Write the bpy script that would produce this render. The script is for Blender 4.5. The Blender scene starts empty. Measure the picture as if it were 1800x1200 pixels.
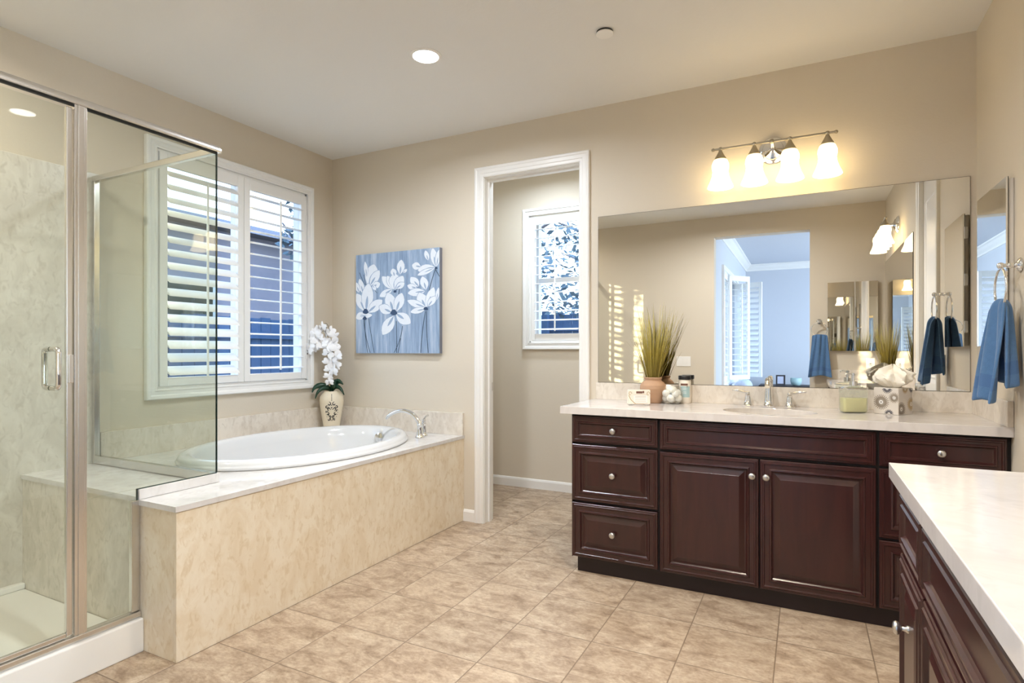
import bpy, bmesh, math, random
from mathutils import Vector, Matrix
R = random.Random(7)
PI = math.pi
S = bpy.context.scene
C = S.collection

# ------------------------------------------------------------------ camera
cam_d = bpy.data.cameras.new('camera')
cam_d.sensor_width = 36.0
cam_d.lens = 1011.5 / 1800 * 36.0
cam_d.shift_y = 15.9 / 1800
cam_d.clip_start = 0.01
cam = bpy.data.objects.new('camera', cam_d)
cam.location = (0, 0, 1.22)
cam.rotation_euler = (PI / 2, 0, math.radians(27.0))
C.objects.link(cam)
S.camera = cam

# ------------------------------------------------------------------ world, sun, exposure
W = bpy.data.worlds.new('sky')
S.world = W
W.use_nodes = True
wn, wl = W.node_tree.nodes, W.node_tree.links
wn.clear()
w_out = wn.new('ShaderNodeOutputWorld')
w_bg = wn.new('ShaderNodeBackground')
w_tc = wn.new('ShaderNodeTexCoord')
w_sep = wn.new('ShaderNodeSeparateXYZ')
w_ramp = wn.new('ShaderNodeValToRGB')
w_ramp.color_ramp.elements[0].position = 0.0
w_ramp.color_ramp.elements[0].color = (0.62, 0.80, 1.0, 1)
w_ramp.color_ramp.elements[1].position = 0.7
w_ramp.color_ramp.elements[1].color = (0.36, 0.58, 1.0, 1)
wl.new(w_tc.outputs['Generated'], w_sep.inputs[0])
wl.new(w_sep.outputs['Z'], w_ramp.inputs[0])
wl.new(w_ramp.outputs[0], w_bg.inputs[0])
w_bg.inputs[1].default_value = 4.3
wl.new(w_bg.outputs[0], w_out.inputs[0])

sun_d = bpy.data.lights.new('sun', 'SUN')
sun_d.energy = 14.0
sun_d.color = (1.0, 0.86, 0.60)
sun_d.angle = math.radians(0.5)
sun = bpy.data.objects.new('sun', sun_d)
bed_d = bpy.data.lights.new('bedroom_fill', 'AREA')  # added fill lamp outside the unseen window, stands in for sky light
bed_d.shape = 'RECTANGLE'
bed_d.size, bed_d.size_y = 2.7, 1.7
bed_d.energy = 280
bed_d.color = (0.72, 0.85, 1.0)
bed = bpy.data.objects.new('bedroom_fill', bed_d)
bed.location = (3.35, -2.25, 1.55)
bed.rotation_euler = (0, math.radians(90), 0)
C.objects.link(bed)
sun_dir = Vector((0.55, -1.0, -0.122)).normalized()
sun.rotation_euler = sun_dir.to_track_quat('-Z', 'Y').to_euler()
sun.location = (-8, 12, 6)
C.objects.link(sun)

S.view_settings.view_transform = 'Standard'
S.view_settings.look = 'None'
S.view_settings.exposure = 0.5
S.view_settings.gamma = 1.0
S.view_settings.use_curve_mapping = False
try:
    S.cycles.use_denoising = True
    S.cycles.max_bounces = 14
    S.cycles.diffuse_bounces = 6
    S.cycles.glossy_bounces = 8
    S.cycles.transparent_max_bounces = 24
    S.cycles.sample_clamp_indirect = 6.0
    S.cycles.caustics_reflective = False
    S.cycles.caustics_refractive = False
except Exception:
    pass

# ------------------------------------------------------------------ key dimensions (metres; camera stands at x=0, y=0)
XA, XC, YB, YO, ZC = -3.45, 0.745, 3.53, -0.04, 2.78
ZV = 0.912            # vanity counter top
ZD = 0.611            # tub deck top
XT = -2.185           # tub skirt face
XG = -2.43            # shower glass plane
YG = 1.752            # shower return glass plane
YT = 4.631            # far wall of the toilet alcove
ZDOOR = 2.44

# ------------------------------------------------------------------ materials
def srgb(r, g, b):
    f = lambda c: (c / 255 / 12.92) if c / 255 <= 0.04045 else ((c / 255 + 0.055) / 1.055) ** 2.4
    return (f(r), f(g), f(b), 1)

def new_mat(name):
    m = bpy.data.materials.new(name)
    m.use_nodes = True
    nt = m.node_tree
    b = nt.nodes['Principled BSDF']
    return m, nt, b

def plain(name, col, rough=0.5, metal=0.0, bump=0.0, bscale=200.0, var=0.0, vscale=6.0, spec=None, coat=0.0, sheen=0.0):
    m, nt, b = new_mat(name)
    b.inputs['Base Color'].default_value = col
    b.inputs['Roughness'].default_value = rough
    b.inputs['Metallic'].default_value = metal
    if spec is not None:
        b.inputs['Specular IOR Level'].default_value = spec
    if coat:
        b.inputs['Coat Weight'].default_value = coat
        b.inputs['Coat Roughness'].default_value = 0.12
    if sheen:
        b.inputs['Sheen Weight'].default_value = sheen
    tc = nt.nodes.new('ShaderNodeTexCoord')
    if var:
        n = nt.nodes.new('ShaderNodeTexNoise')
        n.inputs['Scale'].default_value = vscale
        n.inputs['Detail'].default_value = 5
        nt.links.new(tc.outputs['Object'], n.inputs['Vector'])
        mx = nt.nodes.new('ShaderNodeMix')
        mx.data_type = 'RGBA'
        mx.inputs[6].default_value = tuple(c * (1 - var) for c in col[:3]) + (1,)
        mx.inputs[7].default_value = tuple(min(1, c * (1 + var)) for c in col[:3]) + (1,)
        nt.links.new(n.outputs['Fac'], mx.inputs[0])
        nt.links.new(mx.outputs[2], b.inputs['Base Color'])
    if bump:
        n2 = nt.nodes.new('ShaderNodeTexNoise')
        n2.inputs['Scale'].default_value = bscale
        n2.inputs['Detail'].default_value = 3
        nt.links.new(tc.outputs['Object'], n2.inputs['Vector'])
        bp = nt.nodes.new('ShaderNodeBump')
        bp.inputs['Strength'].default_value = bump
        bp.inputs['Distance'].default_value = 0.002
        nt.links.new(n2.outputs['Fac'], bp.inputs['Height'])
        nt.links.new(bp.outputs[0], b.inputs['Normal'])
    return m

def emit(name, col, strength):
    m, nt, b = new_mat(name)
    b.inputs['Base Color'].default_value = (0.8, 0.8, 0.8, 1)
    b.inputs['Emission Color'].default_value = col
    b.inputs['Emission Strength'].default_value = strength
    b.inputs['Roughness'].default_value = 0.4
    return m

def pane_glass(name, tint, refl=1.0, rough=0.0):
    m = bpy.data.materials.new(name)
    m.use_nodes = True
    nt = m.node_tree
    nt.nodes.clear()
    o = nt.nodes.new('ShaderNodeOutputMaterial')
    tr = nt.nodes.new('ShaderNodeBsdfTransparent')
    tr.inputs[0].default_value = tint
    gl = nt.nodes.new('ShaderNodeBsdfGlossy')
    gl.inputs['Roughness'].default_value = rough
    gl.inputs['Color'].default_value = (1, 1, 1, 1)
    lw = nt.nodes.new('ShaderNodeLayerWeight')
    lw.inputs['Blend'].default_value = 0.5
    pw = nt.nodes.new('ShaderNodeMath')
    pw.operation = 'POWER'
    pw.inputs[1].default_value = 5
    ma = nt.nodes.new('ShaderNodeMath')
    ma.operation = 'MULTIPLY_ADD'
    ma.inputs[1].default_value = 0.9 * refl
    ma.inputs[2].default_value = 0.035 * refl
    mx = nt.nodes.new('ShaderNodeMixShader')
    L = nt.links.new
    L(lw.outputs['Facing'], pw.inputs[0])
    L(pw.outputs[0], ma.inputs[0])
    L(ma.outputs[0], mx.inputs[0])
    L(tr.outputs[0], mx.inputs[1])
    L(gl.outputs[0], mx.inputs[2])
    L(mx.outputs[0], o.inputs[0])
    return m

def marble(name, base, dark, light, scale=7.0, rough=0.18, seed=0.0, contrast=1.0):
    m, nt, b = new_mat(name)
    L = nt.links.new
    tc = nt.nodes.new('ShaderNodeTexCoord')
    mp = nt.nodes.new('ShaderNodeMapping')
    mp.inputs['Location'].default_value = (seed, seed * 1.7, seed * 0.6)
    mp.inputs['Rotation'].default_value = (0.6, 0.5, 0.3)
    mp.inputs['Scale'].default_value = (1.0, 1.0, 0.55)
    L(tc.outputs['Object'], mp.inputs[0])
    n1 = nt.nodes.new('ShaderNodeTexNoise')
    n1.inputs['Scale'].default_value = scale
    n1.inputs['Detail'].default_value = 6
    n1.inputs['Roughness'].default_value = 0.62
    n1.inputs['Distortion'].default_value = 0.9
    L(mp.outputs[0], n1.inputs['Vector'])
    n2 = nt.nodes.new('ShaderNodeTexNoise')
    n2.inputs['Scale'].default_value = scale * 3.4
    n2.inputs['Detail'].default_value = 4
    n2.inputs['Distortion'].default_value = 0.9
    L(mp.outputs[0], n2.inputs['Vector'])
    r1 = nt.nodes.new('ShaderNodeValToRGB')
    r1.color_ramp.elements[0].position = 0.40
    r1.color_ramp.elements[0].color = light
    r1.color_ramp.elements[1].position = 0.62
    r1.color_ramp.elements[1].color = base
    L(n1.outputs['Fac'], r1.inputs[0])
    r2 = nt.nodes.new('ShaderNodeValToRGB')
    r2.color_ramp.elements[0].position = 0.53
    r2.color_ramp.elements[0].color = (0, 0, 0, 1)
    r2.color_ramp.elements[1].position = 0.66
    v = min(1, 0.75 * contrast)
    r2.color_ramp.elements[1].color = (v, v, v, 1)
    L(n2.outputs['Fac'], r2.inputs[0])
    mx = nt.nodes.new('ShaderNodeMix')
    mx.data_type = 'RGBA'
    mx.inputs[7].default_value = dark
    L(r2.outputs[0], mx.inputs[0])
    L(r1.outputs[0], mx.inputs[6])
    L(mx.outputs[2], b.inputs['Base Color'])
    b.inputs['Roughness'].default_value = rough
    b.inputs['Specular IOR Level'].default_value = 0.45
    return m

def tile_floor(name):
    m, nt, b = new_mat(name)
    L = nt.links.new
    N = nt.nodes.new
    def math_(op, a, bb=None, cc=None):
        n = N('ShaderNodeMath')
        n.operation = op
        for i, v in enumerate((a, bb, cc)):
            if v is None:
                continue
            if isinstance(v, (int, float)):
                n.inputs[i].default_value = v
            else:
                L(v, n.inputs[i])
        return n.outputs[0]
    g = N('ShaderNodeNewGeometry')
    sp = N('ShaderNodeSeparateXYZ')
    L(g.outputs['Position'], sp.inputs[0])
    TX, TY = 0.3465, 0.3585
    u = math_('DIVIDE', math_('SUBTRACT', sp.outputs[0], -1.838), TX)
    v = math_('DIVIDE', math_('SUBTRACT', sp.outputs[1], 2.302), TY)
    fu, fv = math_('FRACT', u), math_('FRACT', v)
    iu, iv = math_('FLOOR', u), math_('FLOOR', v)
    eu = math_('MULTIPLY', math_('MINIMUM', fu, math_('SUBTRACT', 1.0, fu)), TX)
    ev = math_('MULTIPLY', math_('MINIMUM', fv, math_('SUBTRACT', 1.0, fv)), TY)
    e = math_('MINIMUM', eu, ev)
    mr = N('ShaderNodeMapRange')
    mr.inputs['From Min'].default_value = 0.0012
    mr.inputs['From Max'].default_value = 0.0032
    L(e, mr.inputs['Value'])
    body = mr.outputs[0]
    cmb = N('ShaderNodeCombineXYZ')
    L(iu, cmb.inputs[0]); L(iv, cmb.inputs[1])
    wn_ = N('ShaderNodeTexWhiteNoise')
    L(cmb.outputs[0], wn_.inputs['Vector'])
    off = N('ShaderNodeVectorMath'); off.operation = 'SCALE'
    L(wn_.outputs['Color'], off.inputs[0]); off.inputs['Scale'].default_value = 17.0
    add = N('ShaderNodeVectorMath'); add.operation = 'ADD'
    L(g.outputs['Position'], add.inputs[0]); L(off.outputs[0], add.inputs[1])
    mpp = N('ShaderNodeMapping'); mpp.inputs['Scale'].default_value = (1.0, 1.7, 1.0); mpp.inputs['Rotation'].default_value = (0, 0, 0.25)
    L(add.outputs[0], mpp.inputs[0])
    n1 = N('ShaderNodeTexNoise'); n1.inputs['Scale'].default_value = 7.5; n1.inputs['Detail'].default_value = 12; n1.inputs['Roughness'].default_value = 0.72; n1.inputs['Distortion'].default_value = 0.5
    L(mpp.outputs[0], n1.inputs['Vector'])
    n2 = N('ShaderNodeTexNoise'); n2.inputs['Scale'].default_value = 48; n2.inputs['Detail'].default_value = 8; n2.inputs['Roughness'].default_value = 0.7
    L(mpp.outputs[0], n2.inputs['Vector'])
    n3 = N('ShaderNodeTexNoise'); n3.inputs['Scale'].default_value = 4; n3.inputs['Detail'].default_value = 7; n3.inputs['Distortion'].default_value = 1.8
    L(mpp.outputs[0], n3.inputs['Vector'])
    r = N('ShaderNodeValToRGB')
    cr = r.color_ramp
    cr.elements[0].position = 0.32; cr.elements[0].color = srgb(134, 113, 93)
    cr.elements[1].position = 0.70; cr.elements[1].color = srgb(202, 186, 164)
    k = cr.elements.new(0.50); k.color = srgb(176, 156, 134)
    L(n1.outputs['Fac'], r.inputs[0])
    r2 = N('ShaderNodeValToRGB')
    r2.color_ramp.elements[0].position = 0.35; r2.color_ramp.elements[0].color = (0.72, 0.68, 0.64, 1)
    r2.color_ramp.elements[1].position = 0.60; r2.color_ramp.elements[1].color = (1.06, 1.06, 1.06, 1)
    L(n2.outputs['Fac'], r2.inputs[0])
    mu = N('ShaderNodeMix'); mu.data_type = 'RGBA'; mu.blend_type = 'MULTIPLY'; mu.inputs[0].default_value = 0.8
    L(r.outputs[0], mu.inputs[6]); L(r2.outputs[0], mu.inputs[7])
    # thin veins
    vein = math_('ABSOLUTE', math_('SUBTRACT', n3.outputs['Fac'], 0.5))
    mv = N('ShaderNodeMapRange'); mv.inputs['From Min'].default_value = 0.0; mv.inputs['From Max'].default_value = 0.012
    mv.inputs['To Min'].default_value = 0.28; mv.inputs['To Max'].default_value = 0.0
    L(vein, mv.inputs['Value'])
    mxv = N('ShaderNodeMix'); mxv.data_type = 'RGBA'; mxv.inputs[7].default_value = srgb(120, 96, 80)
    L(mv.outputs[0], mxv.inputs[0]); L(mu.outputs[2], mxv.inputs[6])
    # tile-to-tile tone
    tone = math_('MULTIPLY_ADD', wn_.outputs['Value'], 0.12, 0.94)
    sc = N('ShaderNodeVectorMath'); sc.operation = 'SCALE'
    L(mxv.outputs[2], sc.inputs[0]); L(tone, sc.inputs['Scale'])
    mg = N('ShaderNodeMix'); mg.data_type = 'RGBA'; mg.inputs[6].default_value = srgb(124, 106, 88)
    L(body, mg.inputs[0]); L(sc.outputs[0], mg.inputs[7])
    L(mg.outputs[2], b.inputs['Base Color'])
    b.inputs['Roughness'].default_value = 0.42
    b.inputs['Specular IOR Level'].default_value = 0.35
    bp = N('ShaderNodeBump'); bp.inputs['Strength'].default_value = 0.35; bp.inputs['Distance'].default_value = 0.003
    hh = math_('ADD', body, math_('MULTIPLY', n2.outputs['Fac'], 0.15))
    L(hh, bp.inputs['Height']); L(bp.outputs[0], b.inputs['Normal'])
    return m

def wood(name, col, col2, rough=0.28):
    m, nt, b = new_mat(name)
    L = nt.links.new
    tc = nt.nodes.new('ShaderNodeTexCoord')
    mp = nt.nodes.new('ShaderNodeMapping')
    mp.inputs['Scale'].default_value = (9, 9, 1.2)
    L(tc.outputs['Object'], mp.inputs[0])
    n = nt.nodes.new('ShaderNodeTexNoise')
    n.inputs['Scale'].default_value = 3.0
    n.inputs['Detail'].default_value = 8
    n.inputs['Distortion'].default_value = 0.6
    L(mp.outputs[0], n.inputs['Vector'])
    r = nt.nodes.new('ShaderNodeValToRGB')
    r.color_ramp.elements[0].position = 0.3
    r.color_ramp.elements[0].color = col
    r.color_ramp.elements[1].position = 0.75
    r.color_ramp.elements[1].color = col2
    L(n.outputs['Fac'], r.inputs[0])
    L(r.outputs[0], b.inputs['Base Color'])
    b.inputs['Roughness'].default_value = rough
    b.inputs['Coat Weight'].default_value = 0.25
    b.inputs['Coat Roughness'].default_value = 0.2
    return m

def streaked(name, c1, c2, c3):
    # brushed vertical strokes of a painted canvas
    m, nt, b = new_mat(name)
    L = nt.links.new
    tc = nt.nodes.new('ShaderNodeTexCoord')
    mp = nt.nodes.new('ShaderNodeMapping')
    mp.inputs['Scale'].default_value = (26, 26, 2.2)
    L(tc.outputs['Object'], mp.inputs[0])
    n = nt.nodes.new('ShaderNodeTexNoise')
    n.inputs['Scale'].default_value = 1.0
    n.inputs['Detail'].default_value = 7
    n.inputs['Roughness'].default_value = 0.65
    L(mp.outputs[0], n.inputs['Vector'])
    r = nt.nodes.new('ShaderNodeValToRGB')
    r.color_ramp.elements[0].position = 0.30
    r.color_ramp.elements[0].color = c1
    r.color_ramp.elements[1].position = 0.72
    r.color_ramp.elements[1].color = c3
    e = r.color_ramp.elements.new(0.5)
    e.color = c2
    L(n.outputs['Fac'], r.inputs[0])
    L(r.outputs[0], b.inputs['Base Color'])
    b.inputs['Roughness'].default_value = 0.7
    return m

def clear_solid(name, tint):
    m, nt, b = new_mat(name)
    b.inputs['Base Color'].default_value = tint
    b.inputs['Transmission Weight'].default_value = 1.0
    b.inputs['Roughness'].default_value = 0.0
    b.inputs['IOR'].default_value = 1.3
    return m

M = {}
M['wall'] = plain('wall_paint', srgb(214, 204, 187), 0.75, bump=0.25, bscale=90)
M['ceiling'] = plain('ceiling_paint', srgb(230, 229, 226), 0.8, bump=0.3, bscale=70)
M['bedwall'] = plain('bedroom_paint', srgb(200, 204, 212), 0.8)
M['carpet'] = plain('carpet', srgb(160, 150, 140), 0.95, bump=0.5, bscale=300)
M['trim'] = plain('white_trim', srgb(236, 234, 230), 0.35)
M['shutter'] = plain('shutter_white', srgb(238, 238, 236), 0.38)
M['vinyl'] = plain('window_vinyl', srgb(225, 225, 225), 0.4)
M['floor'] = tile_floor('beige_tile')
M['marble'] = marble('skirt_marble', srgb(228, 213, 187), srgb(210, 188, 150), srgb(236, 225, 204), 11.5, 0.16, 1.3, 0.6)
M['splash'] = marble('pale_marble', srgb(216, 206, 192), srgb(196, 184, 168), srgb(228, 220, 208), 12.0, 0.2, 4.1, 0.55)
M['deck'] = marble('deck_marble', srgb(214, 211, 208), srgb(200, 196, 192), srgb(224, 222, 220), 6.0, 0.08, 2.2, 0.6)
M['shower'] = marble('shower_marble', srgb(208, 202, 190), srgb(186, 178, 164), srgb(222, 217, 206), 10.5, 0.2, 7.7, 0.6)
M['counter'] = marble('white_quartz', srgb(212, 206, 203), srgb(200, 194, 192), srgb(220, 215, 212), 5.0, 0.1, 9.2, 0.5)
M['wood'] = wood('dark_cherry', srgb(47, 21, 21), srgb(62, 30, 28))
M['kick'] = plain('dark_kick', srgb(30, 14, 16), 0.45)
M['gap'] = plain('dark_carcass', srgb(22, 11, 11), 0.6)
M['nickel'] = plain('brushed_nickel', srgb(205, 203, 200), 0.28, 1.0)
M['chrome'] = plain('chrome', srgb(228, 228, 228), 0.06, 1.0)
M['alu'] = plain('satin_aluminium', srgb(222, 220, 217), 0.24, 1.0)
M['socket'] = plain('satin_socket', srgb(176, 168, 150), 0.35, 1.0)
M['gasket_and_shade'] = plain('black_gasket_and_shade', srgb(32, 34, 32), 0.5)  # shower seal; also paints shade at the cabinet door and sprinkler cover
M['mirror'] = plain('mirror_silver', (0.86, 0.86, 0.84, 1), 0.0, 1.0)
M['mirror_edge'] = plain('mirror_edge', srgb(70, 62, 50), 0.4)
M['cabwhite'] = plain('cabinet_white', srgb(214, 208, 200), 0.4)
M['glass'] = pane_glass('shower_glass', (0.925, 0.945, 0.92, 1), 0.9)
M['glass_edge'] = plain('glass_edge', srgb(24, 46, 44), 0.1)
M['winglass'] = pane_glass('window_glass', (0.97, 0.98, 0.98, 1), 0.5)
M['porcelain'] = plain('white_acrylic', srgb(222, 223, 224), 0.08, coat=0.4)
M['sink'] = plain('sink_porcelain', srgb(226, 220, 206), 0.1, coat=0.3)
M['pan'] = plain('shower_pan', srgb(236, 234, 228), 0.3)
M['shade'] = emit('lamp_shade_glass', (1.0, 0.76, 0.40, 1), 4.2)
M['lens'] = emit('downlight_lens', (1.0, 0.97, 0.93, 1), 9.0)
M['bulb'] = emit('bulb', (1.0, 0.85, 0.6, 1), 7.0)
M['towel'] = plain('blue_terry', srgb(74, 112, 156), 0.95, bump=0.9, bscale=420, var=0.18, vscale=60, sheen=0.3)
M['towel_band'] = plain('blue_band', srgb(66, 102, 148), 0.85, bump=0.3, bscale=700, sheen=0.2)
M['terracotta'] = plain('terracotta', srgb(186, 150, 120), 0.75, bump=0.2, bscale=120, var=0.08, vscale=20)
M['cream'] = plain('cream_glaze', srgb(232, 220, 196), 0.12, coat=0.4)
M['ink'] = plain('black_paint', srgb(26, 24, 24), 0.5)
M['green'] = plain('dark_leaf', srgb(20, 60, 40), 0.35)
M['stemdark'] = plain('dark_stem', srgb(38, 40, 34), 0.6)
M['petal'] = plain('white_petal', srgb(246, 246, 248), 0.6)
M['lip'] = plain('orchid_lip', srgb(60, 66, 70), 0.6)
M['cotton'] = plain('cotton', srgb(250, 248, 242), 0.95, bump=0.4, bscale=200)
M['white'] = plain('white_plastic', srgb(240, 238, 234), 0.4)
M['black'] = plain('black_plastic', srgb(24, 22, 24), 0.35)
M['paper'] = plain('tissue_paper', srgb(248, 242, 228), 0.9)
M['cardboard'] = plain('tissue_box_card', srgb(212, 204, 194), 0.5)
M['flower_grey'] = plain('print_grey', srgb(146, 134, 120), 0.55)
M['flower_dark'] = plain('print_charcoal', srgb(92, 90, 96), 0.55)
M['flower_tan'] = plain('print_tan', srgb(186, 162, 122), 0.55)
M['bowlglass'] = pane_glass('bowl_glass', (0.975, 0.98, 0.97, 1), 1.6)
M['bottleglass'] = pane_glass('bottle_glass', (0.90, 0.93, 0.90, 1), 2.2)
M['soap_liquid'] = plain('yellow_soap', srgb(236, 228, 176), 0.15, spec=0.5)
M['soap_liquid'].node_tree.nodes['Principled BSDF'].inputs['Transmission Weight'].default_value = 0.0
M['label_teal'] = plain('label_teal', srgb(170, 200, 202), 0.5)
M['label_brown'] = plain('label_brown', srgb(120, 84, 70), 0.5)
M['jarbody'] = plain('jar_cream', srgb(240, 232, 218), 0.3)
M['gold'] = plain('gold_print', srgb(176, 150, 92), 0.5)
M['canvas'] = streaked('painted_canvas', srgb(112, 134, 164), srgb(146, 168, 196), srgb(190, 202, 218))
M['canvas_side'] = plain('canvas_side', srgb(120, 124, 136), 0.7, var=0.15, vscale=14)
M['paint_white'] = plain('paint_white', srgb(224, 230, 238), 0.65, var=0.06, vscale=40)
M['paint_shade'] = plain('paint_grey', srgb(152, 172, 198), 0.65)
M['paint_navy'] = plain('paint_navy', srgb(44, 70, 104), 0.65)
M['paint_stem'] = plain('paint_stem', srgb(52, 74, 92), 0.65)
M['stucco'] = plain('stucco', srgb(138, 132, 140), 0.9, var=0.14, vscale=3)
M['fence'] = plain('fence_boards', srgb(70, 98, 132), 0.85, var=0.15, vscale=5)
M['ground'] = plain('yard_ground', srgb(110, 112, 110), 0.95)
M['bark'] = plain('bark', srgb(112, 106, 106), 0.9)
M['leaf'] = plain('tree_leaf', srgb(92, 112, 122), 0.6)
M['roofing'] = plain('roofing', srgb(80, 76, 84), 0.9)
M['fabric'] = plain('pale_blue_fabric', srgb(190, 204, 230), 0.9)
M['darkwood'] = plain('dark_furniture', srgb(48, 44, 48), 0.5)
M['photo'] = plain('framed_photo', srgb(196, 200, 220), 0.4)
M['switchmark'] = plain('switch_mark', srgb(120, 116, 110), 0.5)

def grass_mat():
    m, nt, b = new_mat('dried_grass')
    L = nt.links.new
    tc = nt.nodes.new('ShaderNodeTexCoord')
    sp = nt.nodes.new('ShaderNodeSeparateXYZ')
    L(tc.outputs['Generated'], sp.inputs[0])
    n = nt.nodes.new('ShaderNodeTexNoise')
    n.inputs['Scale'].default_value = 30
    L(tc.outputs['Generated'], n.inputs['Vector'])
    ad = nt.nodes.new('ShaderNodeMath')
    ad.operation = 'MULTIPLY_ADD'
    ad.inputs[1].default_value = 0.3
    L(n.outputs['Fac'], ad.inputs[0])
    L(sp.outputs['Z'], ad.inputs[2])
    r = nt.nodes.new('ShaderNodeValToRGB')
    cr = r.color_ramp
    cr.elements[0].position = 0.12; cr.elements[0].color = srgb(104, 88, 36)
    cr.elements[1].position = 1.1; cr.elements[1].color = srgb(214, 204, 132)
    e = cr.elements.new(0.55); e.color = srgb(166, 148, 60)
    L(ad.outputs[0], r.inputs[0])
    L(r.outputs[0], b.inputs['Base Color'])
    b.inputs['Roughness'].default_value = 0.55
    return m
M['grass'] = grass_mat()

# ------------------------------------------------------------------ mesh helpers
ROOT = {}      # object name -> world matrix of its thing

def obj(name, bm, mats, parent=None, smooth=None, bevel=0.0, seg=2, kind=None, label=None, local=False):
    if not isinstance(mats, (list, tuple)):
        mats = [mats]
    bmesh.ops.recalc_face_normals(bm, faces=bm.faces)
    base = ROOT.get(parent.name, Matrix()) if parent is not None else Matrix()
    if parent is not None and not local:
        bmesh.ops.transform(bm, matrix=base.inverted(), verts=bm.verts)
    me = bpy.data.meshes.new(name)
    bm.to_mesh(me)
    bm.free()
    for m in mats:
        me.materials.append(m)
    o = bpy.data.objects.new(name, me)
    C.objects.link(o)
    if parent is not None:
        o.parent = parent
    ROOT[o.name] = base
    if smooth is not None:
        me.shade_smooth()
        me.set_sharp_from_angle(angle=math.radians(smooth))
    if bevel:
        b = o.modifiers.new('bevel', 'BEVEL')
        b.width = bevel
        b.segments = seg
        b.limit_method = 'ANGLE'
        b.angle_limit = math.radians(40)
    if kind:
        o['kind'] = kind
    if label:
        o['label'] = label
    return o

def tag(o, label, cat, group=None, kind=None):
    o['label'] = label
    o['category'] = cat
    if group:
        o['group'] = group
    if kind:
        o['kind'] = kind
    return o

def thing(name, label, cat, loc=(0, 0, 0), rotz=0.0, group=None):
    o = bpy.data.objects.new(name, None)
    o.empty_display_size = 0.05
    C.objects.link(o)
    o.location = loc
    o.rotation_euler = (0, 0, rotz)
    ROOT[o.name] = Matrix.Translation(loc) @ Matrix.Rotation(rotz, 4, 'Z')
    return tag(o, label, cat, group)

def place(o, loc, rotz=0.0):
    o.location = loc
    o.rotation_euler = (0, 0, rotz)
    mtx = Matrix.Translation(loc) @ Matrix.Rotation(rotz, 4, 'Z')
    def rec(x):
        ROOT[x.name] = mtx
        for ch in x.children:
            rec(ch)
    rec(o)
    return o

def dup(o, loc, rotz=0.0, label=None, parent=None):
    c = o.copy()
    C.objects.link(c)
    if parent is None:
        c.location = loc
        c.rotation_euler = (0, 0, rotz)
        if label:
            c['label'] = label
    else:
        c.parent = parent
    for ch in list(o.children):
        dup(ch, None, parent=c)
    return c

def struct(name, bm, mats, parent=None, **k):
    return obj(name, bm, mats, parent, kind='structure' if parent is None else None, **k)

def new():
    return bmesh.new()

def setmi(faces, mi):
    for f in faces:
        f.material_index = mi

def box(bm, x0, x1, y0, y1, z0, z1, mi=0):
    v = [bm.verts.new((x, y, z)) for z in (z0, z1) for y in (y0, y1) for x in (x0, x1)]
    fs = [bm.faces.new([v[i] for i in q]) for q in ((0, 2, 3, 1), (4, 5, 7, 6), (0, 1, 5, 4), (2, 6, 7, 3), (0, 4, 6, 2), (1, 3, 7, 5))]
    setmi(fs, mi)
    return fs

class Fr:
    """local frame: u along, v up, n out of the surface"""
    def __init__(s, o, u, n, v=(0, 0, 1)):
        s.o, s.u, s.n, s.v = Vector(o), Vector(u), Vector(n), Vector(v)
    def __call__(s, u, v, n=0.0):
        return s.o + s.u * u + s.v * v + s.n * n

def fbox(bm, fr, u0, u1, v0, v1, n0, n1, mi=0):
    v = [bm.verts.new(fr(u, vv, n)) for n in (n0, n1) for vv in (v0, v1) for u in (u0, u1)]
    fs = [bm.faces.new([v[i] for i in q]) for q in ((0, 2, 3, 1), (4, 5, 7, 6), (0, 1, 5, 4), (2, 6, 7, 3), (0, 4, 6, 2), (1, 3, 7, 5))]
    setmi(fs, mi)
    return fs

def ring_loft(bm, rings, cap0=True, cap1=True, mi=0, closed=False):
    vr = [[bm.verts.new(p) for p in r] for r in rings]
    n = len(vr[0])
    fs = []
    pairs = list(zip(vr[:-1], vr[1:])) + ([(vr[-1], vr[0])] if closed else [])
    for a, b in pairs:
        for i in range(n):
            j = (i + 1) % n
            fs.append(bm.faces.new((a[i], a[j], b[j], b[i])))
    if not closed:
        if cap0:
            fs.append(bm.faces.new(vr[0][::-1]))
        if cap1:
            fs.append(bm.faces.new(vr[-1]))
    setmi(fs, mi)
    return fs

def panel(bm, fr, u0, u1, v0, v1, prof, mi=0):
    """rectangle lofted through (inset, height) pairs: a profiled cabinet front"""
    rings = []
    for ins, h in prof:
        rings.append([fr(u0 + ins, v0 + ins, h), fr(u1 - ins, v0 + ins, h), fr(u1 - ins, v1 - ins, h), fr(u0 + ins, v1 - ins, h)])
    ring_loft(bm, rings, mi=mi)

def lathe(bm, prof, c=(0, 0, 0), seg=32, mi=0, sx=1.0, sy=1.0, axis=None, cap=True):
    """revolve (r, z) pairs; axis = unit vector (default +z)"""
    q = Vector((0, 0, 1)).rotation_difference(Vector(axis)) if axis is not None else None
    c = Vector(c)
    rings = []
    for r, z in prof:
        r = max(r, 1e-5)
        rg = []
        for i in range(seg):
            a = 2 * PI * i / seg
            p = Vector((r * math.cos(a) * sx, r * math.sin(a) * sy, z))
            if q is not None:
                p = q @ p
            rg.append(c + p)
        rings.append(rg)
    return ring_loft(bm, rings, cap, cap, mi)

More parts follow.
